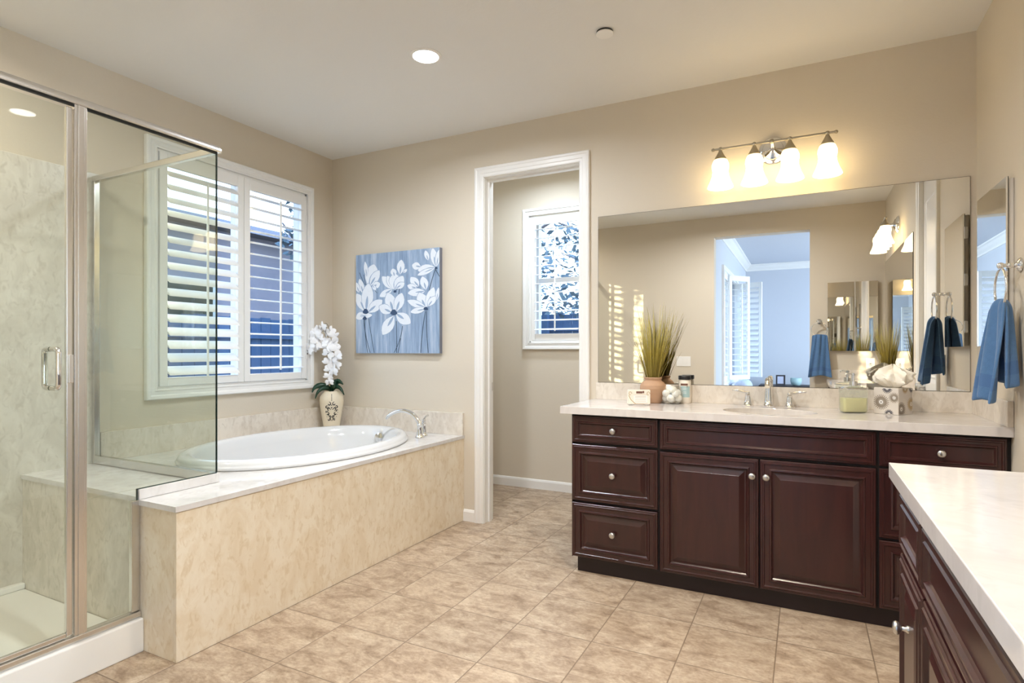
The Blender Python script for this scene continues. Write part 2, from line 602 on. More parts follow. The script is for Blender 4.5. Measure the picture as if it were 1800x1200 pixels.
def tube(bm, pts, rad, seg=10, mi=0, cap=True, closed=False):
    pts = [Vector(p) for p in pts]
    n = len(pts)
    if not isinstance(rad, (list, tuple)):
        rad = [rad] * n
    rings = []
    prev = None
    for i in range(n):
        if closed:
            t = (pts[(i + 1) % n] - pts[i - 1]).normalized()
        else:
            t = (pts[min(i + 1, n - 1)] - pts[max(i - 1, 0)]).normalized()
        if prev is None:
            up = Vector((0, 0, 1)) if abs(t.z) < 0.9 else Vector((1, 0, 0))
            nrm = t.cross(up).normalized()
        else:
            nrm = (prev - t * prev.dot(t)).normalized()
        prev = nrm
        bn = t.cross(nrm)
        rings.append([pts[i] + (nrm * math.cos(2 * PI * k / seg) + bn * math.sin(2 * PI * k / seg)) * rad[i] for k in range(seg)])
    return ring_loft(bm, rings, cap, cap, mi, closed)

def ball(bm, c, r, mi=0, u=14, v=9, s=(1, 1, 1)):
    prof = [(r * math.sin(PI * i / v), -r * math.cos(PI * i / v)) for i in range(v + 1)]
    rings = []
    c = Vector(c)
    for rr, z in prof:
        rr = max(rr, r * 0.01)
        rings.append([c + Vector((rr * math.cos(2 * PI * k / u) * s[0], rr * math.sin(2 * PI * k / u) * s[1], z * s[2])) for k in range(u)])
    return ring_loft(bm, rings, mi=mi)

def bez(p0, p1, p2, p3, n=12):
    p0, p1, p2, p3 = map(Vector, (p0, p1, p2, p3))
    out = []
    for i in range(n + 1):
        t = i / n
        out.append(p0 * (1 - t) ** 3 + p1 * 3 * t * (1 - t) ** 2 + p2 * 3 * t * t * (1 - t) + p3 * t ** 3)
    return out

def slab_hole(bm, x0, x1, y0, y1, z0, z1, cx, cy, ax, ay, n=64, mi=0):
    """rectangular slab with an elliptical hole"""
    angs = [2 * PI * i / n for i in range(n)]
    for X, Y in ((x0, y0), (x1, y0), (x1, y1), (x0, y1)):
        angs.append(math.atan2(Y - cy, X - cx) % (2 * PI))
    angs = sorted(set(round(a, 6) for a in angs))
    inn, out = [], []
    for a in angs:
        c, s = math.cos(a), math.sin(a)
        k = 1 / math.sqrt((c / ax) ** 2 + (s / ay) ** 2)
        inn.append((cx + c * k, cy + s * k))
        t = min(((x1 - cx) / c if c > 1e-9 else (x0 - cx) / c if c < -1e-9 else 1e9), ((y1 - cy) / s if s > 1e-9 else (y0 - cy) / s if s < -1e-9 else 1e9))
        out.append((cx + c * t, cy + s * t))
    rings = [[(x, y, z1) for x, y in inn], [(x, y, z1) for x, y in out], [(x, y, z0) for x, y in out], [(x, y, z0) for x, y in inn]]
    ring_loft(bm, [[Vector(p) for p in r] for r in rings], mi=mi, closed=True)

def wall_hole(bm, fr, u0, u1, v0, v1, n0, n1, holes):
    """wall slab in frame fr with rectangular holes [(ua,ub,va,vb)] sorted along u"""
    u = u0
    for a, b, c, d in holes:
        if a > u:
            fbox(bm, fr, u, a, v0, v1, n0, n1)
        if c > v0:
            fbox(bm, fr, a, b, v0, c, n0, n1)
        if d < v1:
            fbox(bm, fr, a, b, d, v1, n0, n1)
        u = b
    if u < u1:
        fbox(bm, fr, u, u1, v0, v1, n0, n1)

def sweep_frame(bm, fr, u0, u1, v0, v1, prof, sides='LTRB', mi=0):
    """mitred picture-frame moulding round a rectangle; prof = (outward, height) closed outline"""
    rings = []
    for su, sv in ((-1, -1), (1, -1), (1, 1), (-1, 1)):
        cu, cv = (u0 if su < 0 else u1), (v0 if sv < 0 else v1)
        rings.append([fr(cu + su * o, cv + sv * o, h) for o, h in prof])
    ring_loft(bm, rings, mi=mi, closed=True)

def casing_open(bm, fr, u0, u1, v1, prof, v0=0.0):
    """door casing: two legs and a mitred head"""
    rings = []
    rings.append([fr(u0 - o, v0, h) for o, h in prof])
    rings.append([fr(u0 - o, v1 + o, h) for o, h in prof])
    rings.append([fr(u1 + o, v1 + o, h) for o, h in prof])
    rings.append([fr(u1 + o, v0, h) for o, h in prof])
    ring_loft(bm, rings)

# ------------------------------------------------------------------ the shell
b = new(); box(b, -4.2, 3.2, -4.5, 4.9, -0.12, 0.0)
struct('floor', b, M['floor'])
b = new(); box(b, -4.2, 3.2, YO - 0.16, 4.9, ZC, ZC + 0.14)
struct('ceiling', b, M['ceiling'])

fA = Fr((XA, 0, 0), (0, 1, 0), (1, 0, 0))
fB = Fr((0, YB, 0), (1, 0, 0), (0, -1, 0))
fC = Fr((XC, 0, 0), (0, 1, 0), (-1, 0, 0))
fO = Fr((0, YO, 0), (1, 0, 0), (0, 1, 0))
fT = Fr((0, YT, 0), (1, 0, 0), (0, -1, 0))

WA = (2.085, 3.245, 0.99, 2.425)            # big window opening (y0,y1,z0,z1)
b = new(); wall_hole(b, fA, YO - 0.16, YB + 0.12, 0, ZC, -0.075, 0, [WA])
struct('wall_left', b, M['wall'])
DX0, DX1 = -2.02, -1.305
b = new(); wall_hole(b, fB, XA, XC + 0.12, 0, ZC, -0.12, 0, [(DX0, DX1, 0, ZDOOR)])
struct('wall_back', b, M['wall'])
CD0, CD1 = 1.985, 2.59                      # closet doorway in the right wall
b = new(); wall_hole(b, fC, YO - 0.16, YB, 0, ZC, -0.12, 0, [(CD0, CD1, 0, ZDOOR)])
struct('wall_right', b, M['wall'])
OX0, OX1, OZ = -0.953, 0.045, 2.545         # plain plastered opening to the bedroom
b = new(); wall_hole(b, fO, XA, XC, 0, ZC, -0.16, 0, [(OX0, OX1, 0, OZ)])
struct('wall_front', b, M['wall'])
# toilet alcove behind the doorway
WT = (-2.18, -1.66, 1.29, 2.41)
b = new(); wall_hole(b, fT, -3.0, -0.9, 0, ZC, -0.16, 0, [WT])
struct('wall_alcove_back', b, M['wall'])
b = new(); box(b, -3.0, -2.88, YB + 0.12, YT, 0, ZC)
struct('wall_alcove_left', b, M['wall'])
b = new(); box(b, -1.02, -0.9, YB + 0.12, YT, 0, ZC)
struct('wall_alcove_right', b, M['wall'])
# bedroom seen through the doorway in the mirror
BX0, BX1, BY = -0.97, 3.0, -4.30
b = new(); box(b, BX0 - 0.2, BX1 + 0.2, BY - 0.2, YO - 0.16, ZC, ZC + 0.14)
struct('ceiling_bedroom', b, M['bedwall'])
b = new(); box(b, BX0, BX1, BY, YO - 0.17, 0.0, 0.012)
struct('floor_bedroom', b, M['carpet'])
fBL = Fr((BX0, 0, 0), (0, 1, 0), (1, 0, 0))
WB = (-2.60, -0.95, 0.80, 2.28)
b = new(); wall_hole(b, fBL, BY, YO - 0.16, 0, ZC, -0.16, 0, [WB])
struct('wall_bedroom_left', b, M['bedwall'])
b = new(); box(b, BX0 - 0.16, BX1 + 0.16, BY - 0.16, BY, 0, ZC)
struct('wall_bedroom_far', b, M['bedwall'])
fBR = Fr((BX1, 0, 0), (0, 1, 0), (-1, 0, 0))
WR = (-3.6, -0.9, 0.7, 2.4)  # opening of the unseen window added for bedroom light
b = new(); wall_hole(b, fBR, BY, YO - 0.16, 0, ZC, -0.16, 0, [WR])
struct('wall_bedroom_right', b, M['bedwall'])
b = new(); box(b, XC + 0.0, BX1 + 0.16, YO - 0.16, YO - 0.02, 0, ZC)
struct('wall_bedroom_near', b, M['bedwall'])
# closet behind the right wall
b = new(); wall_hole(b, Fr((1.5, 0, 0), (0, 1, 0), (-1, 0, 0)), 1.6, 3.0, 0, ZC, -0.1, 0, [])
box(b, XC + 0.12, 1.5, 1.6, 1.7, 0, ZC); box(b, XC + 0.12, 1.5, 2.9, 3.0, 0, ZC)
struct('wall_closet', b, M['wall'])

# crown moulding in the bedroom
CROWN = [(0, 0), (0, -0.115), (0.012, -0.115), (0.018, -0.09), (0.05, -0.06), (0.075, -0.03), (0.10, -0.02), (0.10, 0)]
def crown(bm, p0, p1, n):
    n = Vector(n)
    ring_loft(bm, [[Vector(p) + n * o + Vector((0, 0, ZC + z)) for o, z in CROWN] for p in (p0, p1)])
b = new(); crown(b, (BX0, BY, 0), (BX0, YO - 0.16, 0), (1, 0, 0)); struct('trim_1', b, M['trim'])
b = new(); crown(b, (BX0, BY, 0), (BX1, BY, 0), (0, 1, 0)); struct('trim_2', b, M['trim'])

# door casing on the back wall, with jamb, stop and strike plate
CAS = [(0.0, 0.0), (0.0, 0.010), (0.006, 0.013), (0.022, 0.013), (0.026, 0.017), (0.048, 0.017), (0.054, 0.020), (0.064, 0.020), (0.070, 0.016), (0.070, 0.0)]
t3 = new(); casing_open(t3, fB, DX0, DX1, ZDOOR, CAS)
for ua, ub in ((DX0, DX0 + 0.004), (DX1 - 0.004, DX1)):
    fbox(t3, fB, ua, ub, 0, ZDOOR, -0.125, 0.0)
fbox(t3, fB, DX0, DX1, ZDOOR - 0.004, ZDOOR, -0.125, 0.0)
fbox(t3, fB, DX0 + 0.004, DX0 + 0.016, 0, ZDOOR - 0.004, -0.085, -0.05)
fbox(t3, fB, DX1 - 0.016, DX1 - 0.004, 0, ZDOOR - 0.004, -0.085, -0.05)
fbox(t3, fB, DX0 + 0.016, DX1 - 0.016, ZDOOR - 0.016, ZDOOR - 0.004, -0.085, -0.05)
tr3 = struct('trim_3', t3, M['trim'])
b = new(); fbox(b, fB, DX0 + 0.004, DX0 + 0.006, 0.93, 0.99, -0.118, -0.092)
obj('strike_plate', b, M['nickel'], tr3)
# casing and jamb of the closet door
t4 = new(); casing_open(t4, fC, CD0, CD1, ZDOOR, CAS)
for ua, ub in ((CD0, CD0 + 0.004), (CD1 - 0.004, CD1)):
    fbox(t4, fC, ua, ub, 0, ZDOOR, -0.125, 0.0)
fbox(t4, fC, CD0, CD1, ZDOOR - 0.004, ZDOOR, -0.125, 0.0)
struct('trim_4', t4, M['trim'])
b = new(); fbox(b, fC, CD0 + 0.006, CD1 - 0.006, 0.008, ZDOOR - 0.006, -0.055, -0.018)
for pv0, pv1 in ((0.20, 1.05), (1.20, 2.28)):
    panel(b, Fr((XC + 0.018, 0, 0), (0, 1, 0), (-1, 0, 0)), CD0 + 0.11, CD1 - 0.11, pv0, pv1, [(0, 0.0), (0.006, 0.004), (0.014, 0.004), (0.022, 0.001), (0.05, 0.005)])
d1 = struct('door_1', b, M['trim'])
b = new(); lathe(b, [(0.024, 0), (0.024, 0.006), (0.010, 0.010), (0.010, 0.03), (0.026, 0.04), (0.028, 0.052), (0.018, 0.062), (0.001, 0.064)], fC(CD0 + 0.07, 0.96, -0.018), 20, axis=(-1, 0, 0))
obj('door_knob', b, M['nickel'], d1, smooth=50)
BASE = [(0, 0), (0.012, 0), (0.012, 0.066), (0.006, 0.08), (0, 0.084)]
def base_run(bm, fr, u0, u1):
    ring_loft(bm, [[fr(u, z, o) for o, z in BASE] for u in (u0, u1)])
b = new(); base_run(b, fB, XT, DX0 - 0.07); struct('baseboard_back', b, M['trim'])
b = new(); base_run(b, fT, -2.88, -1.02); struct('baseboard_alcove', b, M['trim'])
b = new(); base_run(b, fC, CD1 + 0.07, 2.93); struct('baseboard_right', b, M['trim'])

# ------------------------------------------------------------------ windows and shutters
def window(name, fr, w, mull=None, rail=None, depth=-0.13):
    u0, u1, v0, v1 = w
    e = bpy.data.objects.new(name, None); C.objects.link(e); e['kind'] = 'structure'
    ROOT[e.name] = Matrix()
    f = new()
    def fr_rect(a, b_, c, d, t, n0, n1):
        fbox(f, fr, a, b_, c, c + t, n0, n1); fbox(f, fr, a, b_, d - t, d, n0, n1)
        fbox(f, fr, a, a + t, c + t, d - t, n0, n1); fbox(f, fr, b_ - t, b_, c + t, d - t, n0, n1)
    fr_rect(u0, u1, v0, v1, 0.045, depth - 0.02, depth + 0.04)
    if mull is not None:
        fbox(f, fr, mull - 0.03, mull + 0.03, v0 + 0.045, v1 - 0.045, depth - 0.015, depth + 0.035)
    if rail is not None:
        fbox(f, fr, u0 + 0.045, u1 - 0.045, rail - 0.022, rail + 0.022, depth - 0.015, depth + 0.035)
    obj('window_frame', f, M['vinyl'], e, bevel=0.003)
    g = new(); fbox(g, fr, u0 + 0.045, u1 - 0.045, v0 + 0.045, v1 - 0.045, depth, depth + 0.004)
    obj('pane', g, M['winglass'], e)
    return e
window('window_1', fA, WA, mull=2.68, depth=-0.062)
window('window_2', fT, WT, rail=1.845)
window('window_3', fBL, WB, mull=-1.8)
window('window_unseen', fBR, WR, mull=-2.25)  # unseen window, added to let more light into the bedroom

SCAS = [(0.0, 0.0), (0.0, 0.030), (0.010, 0.030), (0.014, 0.024), (0.034, 0.024), (0.040, 0.032), (0.056, 0.034), (0.062, 0.028), (0.062, 0.0)]
def louver(bm, fr, u0, u1, vc, nc, tilt, w=0.088, t=0.010):
    """blade with an elliptical section; positive tilt drops the room-side edge"""
    k = 12
    rings = []
    for u in (u0, u1):
        rg = []
        for i in range(k):
            a = 2 * PI * i / k
            n, v = w / 2 * math.cos(a), t / 2 * math.sin(a)
            rg.append(fr(u, vc - n * math.sin(tilt) + v * math.cos(tilt), nc + n * math.cos(tilt) + v * math.sin(tilt)))
        rings.append(rg)
    ring_loft(bm, rings)

def shutter_panel(par, fr, u0, u1, v0, v1, tilt, nl, stile=0.045, top=0.075, bot=0.06, nc=-0.012, rod=True, hinge=None):
    fm = new()
    n0, n1 = nc - 0.014, nc + 0.014
    fbox(fm, fr, u0, u0 + stile, v0, v1, n0, n1); fbox(fm, fr, u1 - stile, u1, v0, v1, n0, n1)
    fbox(fm, fr, u0 + stile, u1 - stile, v0, v0 + bot, n0, n1); fbox(fm, fr, u0 + stile, u1 - stile, v1 - top, v1, n0, n1)
    if hinge:
        for hv in (v0 + 0.18, (v0 + v1) / 2, v1 - 0.18):
            fbox(fm, fr, hinge - 0.006, hinge + 0.006, hv - 0.035, hv + 0.035, n1, n1 + 0.006)
    p = obj('shutter_panel', fm, M['shutter'], par, bevel=0.003)
    lm = new()
    a, d = v0 + bot, v1 - top
    pitch = (d - a) / nl
    for i in range(nl):
        louver(lm, fr, u0 + stile + 0.002, u1 - stile - 0.002, a + pitch * (i + 0.5), nc, tilt)
    obj('louvers', lm, M['shutter'], p, smooth=50)
    if rod:
        rm = new()
        uc = (u0 + u1) / 2
        rn = nc + 0.044 * math.cos(tilt) + 0.008
        dz = -0.044 * math.sin(tilt)
        fbox(rm, fr, uc - 0.006, uc + 0.006, a + pitch * 0.35 + dz, d - pitch * 0.35 + dz, rn - 0.005, rn + 0.005)
        obj('tilt_rod', rm, M['shutter'], p, bevel=0.002)
    return p

def shutters(name, label, fr, w, loc, fw=0.025):
    u0, u1, v0, v1 = w
    t = thing(name, label, 'shutter', loc)
    f = new()
    sweep_frame(f, fr, u0, u1, v0, v1, SCAS)
    for a, b_, c, d in ((u0, u0 + fw * 0.6, v0, v1), (u1 - fw * 0.6, u1, v0, v1), (u0, u1, v0, v0 + fw * 0.6), (u0, u1, v1 - fw * 0.6, v1)):
        fbox(f, fr, a, b_, c, d, -0.02, 0.012)
    obj('shutter_frame', f, M['shutter'], t, bevel=0.0015)
    return t
u0, u1, v0, v1 = WA
sA = shutters('plantation_shutters', 'white plantation shutters with two louvered panels above the oval bathtub', fA, WA, (XA, (u0 + u1) / 2, v0))
shutter_panel(sA, fA, 2.102, 2.6785, 1.007, 2.408, math.radians(38), 16, stile=0.047, top=0.075, bot=0.05, nc=0.012)
shutter_panel(sA, fA, 2.6815, 3.228, 1.007, 2.408, math.radians(6), 16, stile=0.047, top=0.075, bot=0.05, nc=0.012, hinge=3.226)
sT = shutters('plantation_shutters', 'narrow single-panel white shutters in the toilet room seen through the doorway', fT, WT, ((WT[0] + WT[1]) / 2, YT, WT[2]))
shutter_panel(sT, fT, WT[0] + 0.017, WT[1] - 0.017, 1.307, 2.393, math.radians(9), 12, stile=0.04, top=0.065, bot=0.06, nc=0.0)
sB = shutters('plantation_shutters', 'folded-open white shutters in the blue bedroom, seen in the large mirror', fBL, WB, (BX0, (WB[0] + WB[1]) / 2, WB[2]))
shutter_panel(sB, fBL, -1.42, -0.967, 0.817, 2.263, math.radians(20), 16, nc=0.0)
shutter_panel(sB, Fr((BX0 + 0.03, -1.42, 0), (0.62, -0.78, 0), (0.78, 0.62, 0)), 0.0, 0.38, 0.817, 2.263, math.radians(8), 16, nc=0.0)
shutter_panel(sB, Fr((BX0 + 0.03, -2.58, 0), (0.94, 0.34, 0), (-0.34, 0.94, 0)), 0.0, 0.38, 0.817, 2.263, math.radians(40), 16, nc=0.0, rod=False)

# ------------------------------------------------------------------ outside the windows
b = new(); box(b, -30, 30, -25, 40, -0.4, -0.13)
struct('ground', b, M['ground'])
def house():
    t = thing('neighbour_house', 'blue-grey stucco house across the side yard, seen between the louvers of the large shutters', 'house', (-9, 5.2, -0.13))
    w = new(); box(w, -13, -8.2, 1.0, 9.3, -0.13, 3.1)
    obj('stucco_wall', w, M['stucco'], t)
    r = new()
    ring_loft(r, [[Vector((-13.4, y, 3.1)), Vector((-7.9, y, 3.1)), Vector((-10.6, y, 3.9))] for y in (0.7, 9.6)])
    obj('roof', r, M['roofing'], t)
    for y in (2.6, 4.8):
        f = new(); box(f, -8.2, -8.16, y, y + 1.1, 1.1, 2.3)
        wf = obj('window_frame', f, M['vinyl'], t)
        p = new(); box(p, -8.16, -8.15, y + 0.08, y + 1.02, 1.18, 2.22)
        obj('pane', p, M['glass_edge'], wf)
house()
def fence(name, label, p0, p1, h):
    p0, p1 = Vector(p0), Vector(p1)
    d = (p1 - p0); ln = d.length; d.normalize()
    n = Vector((-d.y, d.x, 0))
    t = thing(name, label, 'fence', (p0 + p1) / 2)
    fr = Fr(p0, d, n)
    k = int(ln / 0.15)
    bm = new()
    for i in range(k):
        fbox(bm, fr, i * 0.15 + 0.004, i * 0.15 + 0.146, 0, h + 0.01 * ((i * 7) % 3), 0, 0.02)
    obj('boards', bm, M['fence'], t)
    r = new()
    for z in (0.25, h - 0.25):
        fbox(r, fr, 0, ln, z, z + 0.09, -0.04, 0)
    obj('rail', r, M['fence'], t)
    for i in range(int(ln / 2.4) + 1):
        q = new(); fbox(q, fr, i * 2.4, i * 2.4 + 0.09, 0, h + 0.05, -0.13, -0.04)
        obj('post', q, M['fence'], t)
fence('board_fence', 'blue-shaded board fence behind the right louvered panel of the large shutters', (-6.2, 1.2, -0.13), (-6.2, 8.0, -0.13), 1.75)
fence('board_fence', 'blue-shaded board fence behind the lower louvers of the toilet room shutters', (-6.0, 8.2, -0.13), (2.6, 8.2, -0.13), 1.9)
def tree(label, x, y, z0, z1, rad, n, seed, leaf=0.13):
    r = random.Random(seed)
    t = thing('leafy_tree', label, 'tree', (x, y, -0.13), group='trees outside the windows')
    k = new()
    tube(k, [(x, y, -0.13), (x + 0.1, y, z0 * 0.6), (x, y + 0.1, z0 + 0.6), (x + 0.05, y, z1 - 0.8)], [0.16, 0.13, 0.09, 0.03], 8)
    for i in range(7):
        a = r.uniform(0, 2 * PI); zz = z0 + (z1 - z0) * r.uniform(0.05, 0.6)
        tube(k, [(x, y, zz - 0.3), (x + math.cos(a) * rad * 0.4, y + math.sin(a) * rad * 0.4, zz + 0.25), (x + math.cos(a) * rad * 0.8, y + math.sin(a) * rad * 0.8, zz + 0.6)], [0.05, 0.035, 0.012], 6)
    obj('trunk', k, M['bark'], t, smooth=60)
    c = new()
    blobs = [(Vector((x + r.uniform(-1, 1) * rad * 0.7, y + r.uniform(-1, 1) * rad * 0.7, r.uniform(z0, z1))), rad * r.uniform(0.25, 0.5)) for _ in range(16)]
    for i in range(n):
        p, rr = blobs[i % 16]
        d = Vector((r.gauss(0, 1), r.gauss(0, 1), r.gauss(0, 1))).normalized() * rr * r.uniform(0.5, 1.0) ** 0.6
        q = p + d
        a = Vector((r.gauss(0, 1), r.gauss(0, 1), r.gauss(0, 0.6))).normalized() * leaf * r.uniform(0.6, 1.2)
        bb = a.cross(Vector((r.gauss(0, 1), r.gauss(0, 1), r.gauss(0, 1))).normalized()) * 0.5
        vs = [c.verts.new(v) for v in (q - a * 0.5, q + bb * 0.5, q + a * 0.6, q - bb * 0.5)]
        c.faces.new(vs)
    obj('crown', c, M['leaf'], t)
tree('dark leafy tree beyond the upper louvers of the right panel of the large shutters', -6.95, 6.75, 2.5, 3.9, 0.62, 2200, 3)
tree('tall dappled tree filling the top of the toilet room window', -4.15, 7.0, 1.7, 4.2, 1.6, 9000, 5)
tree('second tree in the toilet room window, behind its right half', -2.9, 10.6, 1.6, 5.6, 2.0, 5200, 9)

# ------------------------------------------------------------------ tub surround and bathtub
TX, TY_, TAX, TAY = -2.79, 2.63, 0.53, 0.77
sur = thing('tub_surround', 'beige marble tub surround with polished deck beneath the large window', 'tub surround', ((XA + XT) / 2, 2.47, 0))
b = new(); box(b, XT - 0.02, XT, 1.405, YB - 0.001, 0, ZD - 0.022)
obj('skirt_panel', b, M['marble'], sur, bevel=0.0015, label='warm beige speckled marble skirt')
b = new(); box(b, XG - 0.02, XT - 0.02, 1.405, 1.425, 0, ZD - 0.022)
obj('end_panel', b, M['marble'], sur, bevel=0.0015)
b = new(); box(b, XA + 0.016, XG - 0.02, 1.43, 1.45, 0.05, ZD - 0.022)
obj('bench_panel', b, M['shower'], sur, bevel=0.0015, label='marble front of the shower bench')
b = new(); slab_hole(b, XA + 0.001, XT + 0.004, 1.60, YB - 0.001, ZD - 0.022, ZD, TX, TY_, TAX - 0.05, TAY - 0.05)
box(b, XG - 0.03, XT + 0.004, 1.40, 1.60, ZD - 0.022, ZD)
box(b, XA + 0.016, XG - 0.03, 1.425, 1.60, ZD - 0.022, ZD)
obj('deck', b, M['deck'], sur, label='polished pale marble deck')
b = new(); box(b, XA + 0.001, XA + 0.02, YG + 0.03, YB - 0.001, ZD, 0.772)
box(b, XA + 0.02, XT, YB - 0.02, YB - 0.001, ZD, 0.772)
obj('splash', b, M['splash'], sur, bevel=0.0015)

tub = thing('bathtub', 'white oval drop-in bathtub set into the marble deck under the window', 'bathtub', (TX, TY_, ZD))
b = new()
def ell(k0, k1, z):
    return [Vector((TX + (TAX + k0) * math.cos(2 * PI * i / 72), TY_ + (TAY + k1) * math.sin(2 * PI * i / 72), z)) for i in range(72)]
rings = [ell(-0.055, -0.055, ZD - 0.005), ell(-0.006, -0.006, ZD + 0.001), ell(0.000, 0.000, ZD + 0.006), ell(0.003, 0.003, ZD + 0.014), ell(-0.001, -0.001, ZD + 0.021), ell(-0.004, -0.004, ZD + 0.023), ell(-0.005, -0.005, ZD + 0.030),
         ell(-0.010, -0.010, ZD + 0.040), ell(-0.022, -0.022, ZD + 0.049), ell(-0.040, -0.040, ZD + 0.053), ell(-0.060, -0.060, ZD + 0.048), ell(-0.078, -0.080, ZD + 0.030),
         ell(-0.092, -0.10, ZD - 0.02), ell(-0.115, -0.135, ZD - 0.15), ell(-0.15, -0.19, ZD - 0.32), ell(-0.19, -0.25, ZD - 0.40), ell(-0.30, -0.42, ZD - 0.425)]
ring_loft(b, rings, cap0=False)
obj('tub_shell', b, M['porcelain'], tub, smooth=60)
b = new()
ov = Vector((TX + 0.03, TY_ + 0.662, ZD - 0.022)); od = Vector((0.12, -1, 0.15)).normalized()
lathe(b, [(0.0, 0.016), (0.022, 0.016), (0.034, 0.012), (0.037, 0.0), (0.037, -0.02)][::-1], ov, 28, axis=od)
obj('overflow_cover', b, M['chrome'], tub, smooth=40, label='round chrome overflow cover')
b = new()
lathe(b, [(0.014, -0.01), (0.014, 0.004), (0.006, 0.006)], ov + Vector((0.0, 0.022, 0.048)), 18, axis=od)
obj('air_button', b, M['white'], tub, smooth=40)

rf = thing('tub_faucet', 'chrome arched tub faucet on the marble deck corner', 'faucet', (-2.396, 3.30, ZD))
b = new()
BELL = [(0.030, 0.0), (0.031, 0.006), (0.026, 0.012), (0.022, 0.03), (0.018, 0.06), (0.017, 0.085), (0.020, 0.09), (0.017, 0.096), (0.012, 0.10)]
lathe(b, BELL, (-2.40, 3.29, ZD), 28)
obj('spout_base', b, M['chrome'], rf, smooth=50)
b = new()
arc = bez((-2.40, 3.29, ZD + 0.09), (-2.43, 3.285, ZD + 0.19), (-2.56, 3.265, ZD + 0.225), (-2.665, 3.25, ZD + 0.125), 18)
tube(b, arc, [0.016 - 0.005 * i / 18 for i in range(19)], 14)
obj('spout', b, M['chrome'], rf, smooth=60)
b = new(); lathe(b, [(r * 0.85, z) for r, z in BELL], (-2.425, 3.375, ZD), 24)
ball(b, (-2.425, 3.375, ZD + 0.108), 0.015)
tube(b, [(-2.425, 3.375, ZD + 0.115), (-2.425, 3.395, ZD + 0.135), (-2.425, 3.425, ZD + 0.142)], [0.007, 0.006, 0.008], 10)
obj('handle', b, M['chrome'], rf, smooth=50)

# orchid in its vase on the deck corner
VX, VY = -3.315, 3.385
orc = thing('potted_orchid', 'white orchid in a cream vase with black scrolls on the tub deck corner', 'orchid', (VX, VY, ZD))
VP = [(0.058, 0.0), (0.062, 0.008), (0.068, 0.05), (0.080, 0.12), (0.090, 0.185), (0.093, 0.22), (0.088, 0.25), (0.074, 0.272), (0.058, 0.286), (0.056, 0.292), (0.050, 0.290), (0.046, 0.27), (0.040, 0.20)]
b = new(); lathe(b, VP, (VX, VY, ZD), 48)
vase = obj('vase', b, M['cream'], orc, smooth=50)
def vr(z):
    for (r0, z0), (r1, z1) in zip(VP[:9], VP[1:10]):
        if z0 <= z <= z1:
            return r0 + (r1 - r0) * (z - z0) / (z1 - z0)
    return 0.06
face = math.atan2(-VY, -VX)
def onv(a, z, off=0.0006):
    r = vr(z) + off
    return Vector((VX + r * math.cos(face + a / r), VY + r * math.sin(face + a / r), ZD + z))
b = new()
def scroll(a0, z0, r0, t0, turns, sgn, wid=0.0016):
    pts = []
    for i in range(19):
        t = t0 + sgn * turns * 2 * PI * i / 18
        rr = r0 * (1 - 0.75 * i / 18)
        pts.append(onv(a0 + rr * math.cos(t), z0 + rr * math.sin(t)))
    tube(b, pts, [1.7 * wid * (0.5 + 0.9 * math.sin(PI * (i + 1) / 20)) for i in range(19)], 5)
for sg in (-1, 1):
    scroll(sg * 0.020, 0.198, 0.016, PI / 2, 0.8, sg)
    scroll(sg * 0.036, 0.172, 0.013, PI / 2 + sg * 0.6, 0.75, -sg)
    scroll(sg * 0.020, 0.160, 0.013, -PI / 2, 0.8, sg)
    scroll(sg * 0.040, 0.142, 0.010, 0.4, 0.7, sg)
    scroll(sg * 0.030, 0.120, 0.014, PI / 2, 0.7, sg)
    scroll(sg * 0.014, 0.098, 0.012, -PI / 2, 0.8, -sg)
    scroll(sg * 0.022, 0.076, 0.010, PI / 3, 0.8, sg)
    tube(b, [onv(sg * (0.003 + 0.004 * i), 0.066 + 0.012 * i - 0.0006 * i * i) for i in range(8)], 0.0022, 5)
    tube(b, [onv(sg * (0.004 + 0.0045 * i), 0.152 + 0.004 * i) for i in range(7)], 0.002, 5)
    for q in range(3):
        tube(b, [onv(sg * (0.046 - 0.006 * q), 0.128 - 0.016 * q), onv(sg * (0.049 - 0.006 * q), 0.131 - 0.016 * q)], 0.0026, 5)
for i in range(5):
    ball(b, onv(0, 0.225 + 0.011 * i), 0.0034, u=8, v=5)
ball(b, onv(0, 0.168), 0.005, u=8, v=6); ball(b, onv(0, 0.188), 0.004, u=8, v=6); ball(b, onv(0, 0.02), 0.004, u=8, v=6)
obj('scroll_pattern', b, M['ink'], vase, smooth=60, label='black painted scrollwork')
# direction to the viewer side and across
across = Vector((math.cos(math.radians(27)), math.sin(math.radians(27)), 0))
toward = Vector((math.sin(math.radians(27)), -math.cos(math.radians(27)), 0))
OC = Vector((VX, VY, ZD + 0.285))
def opt(x, z, y=0.0):
    return OC + across * x + toward * y + Vector((0, 0, z))
b = new()
tube(b, [opt(0.0, -0.01), opt(0.006, 0.15), opt(0.01, 0.30), opt(0.012, 0.47)], [0.005, 0.005, 0.0045, 0.004], 8)
obj('stake', b, M['ink'], orc, smooth=60)
stem1 = bez(opt(0, 0), opt(0.03, 0.30, 0.0), opt(-0.02, 0.58, 0.02), opt(-0.17, 0.33, 0.06), 16)
stem2 = bez(opt(0, 0), opt(0.0, 0.12, 0.03), opt(0.06, 0.26, 0.03), opt(-0.01, 0.36, 0.05), 10)
b = new(); tube(b, stem1, [0.0035 - 0.0016 * i / 16 for i in range(17)], 6); tube(b, stem2, 0.003, 6)
for bx, bz in ((-0.20, 0.315), (-0.165, 0.30), (-0.225, 0.325)):
    tube(b, [opt(-0.165, 0.345, 0.06), opt(bx, bz, 0.07)], 0.0015, 5)
    ball(b, opt(bx, bz, 0.07), 0.008, u=8, v=6)
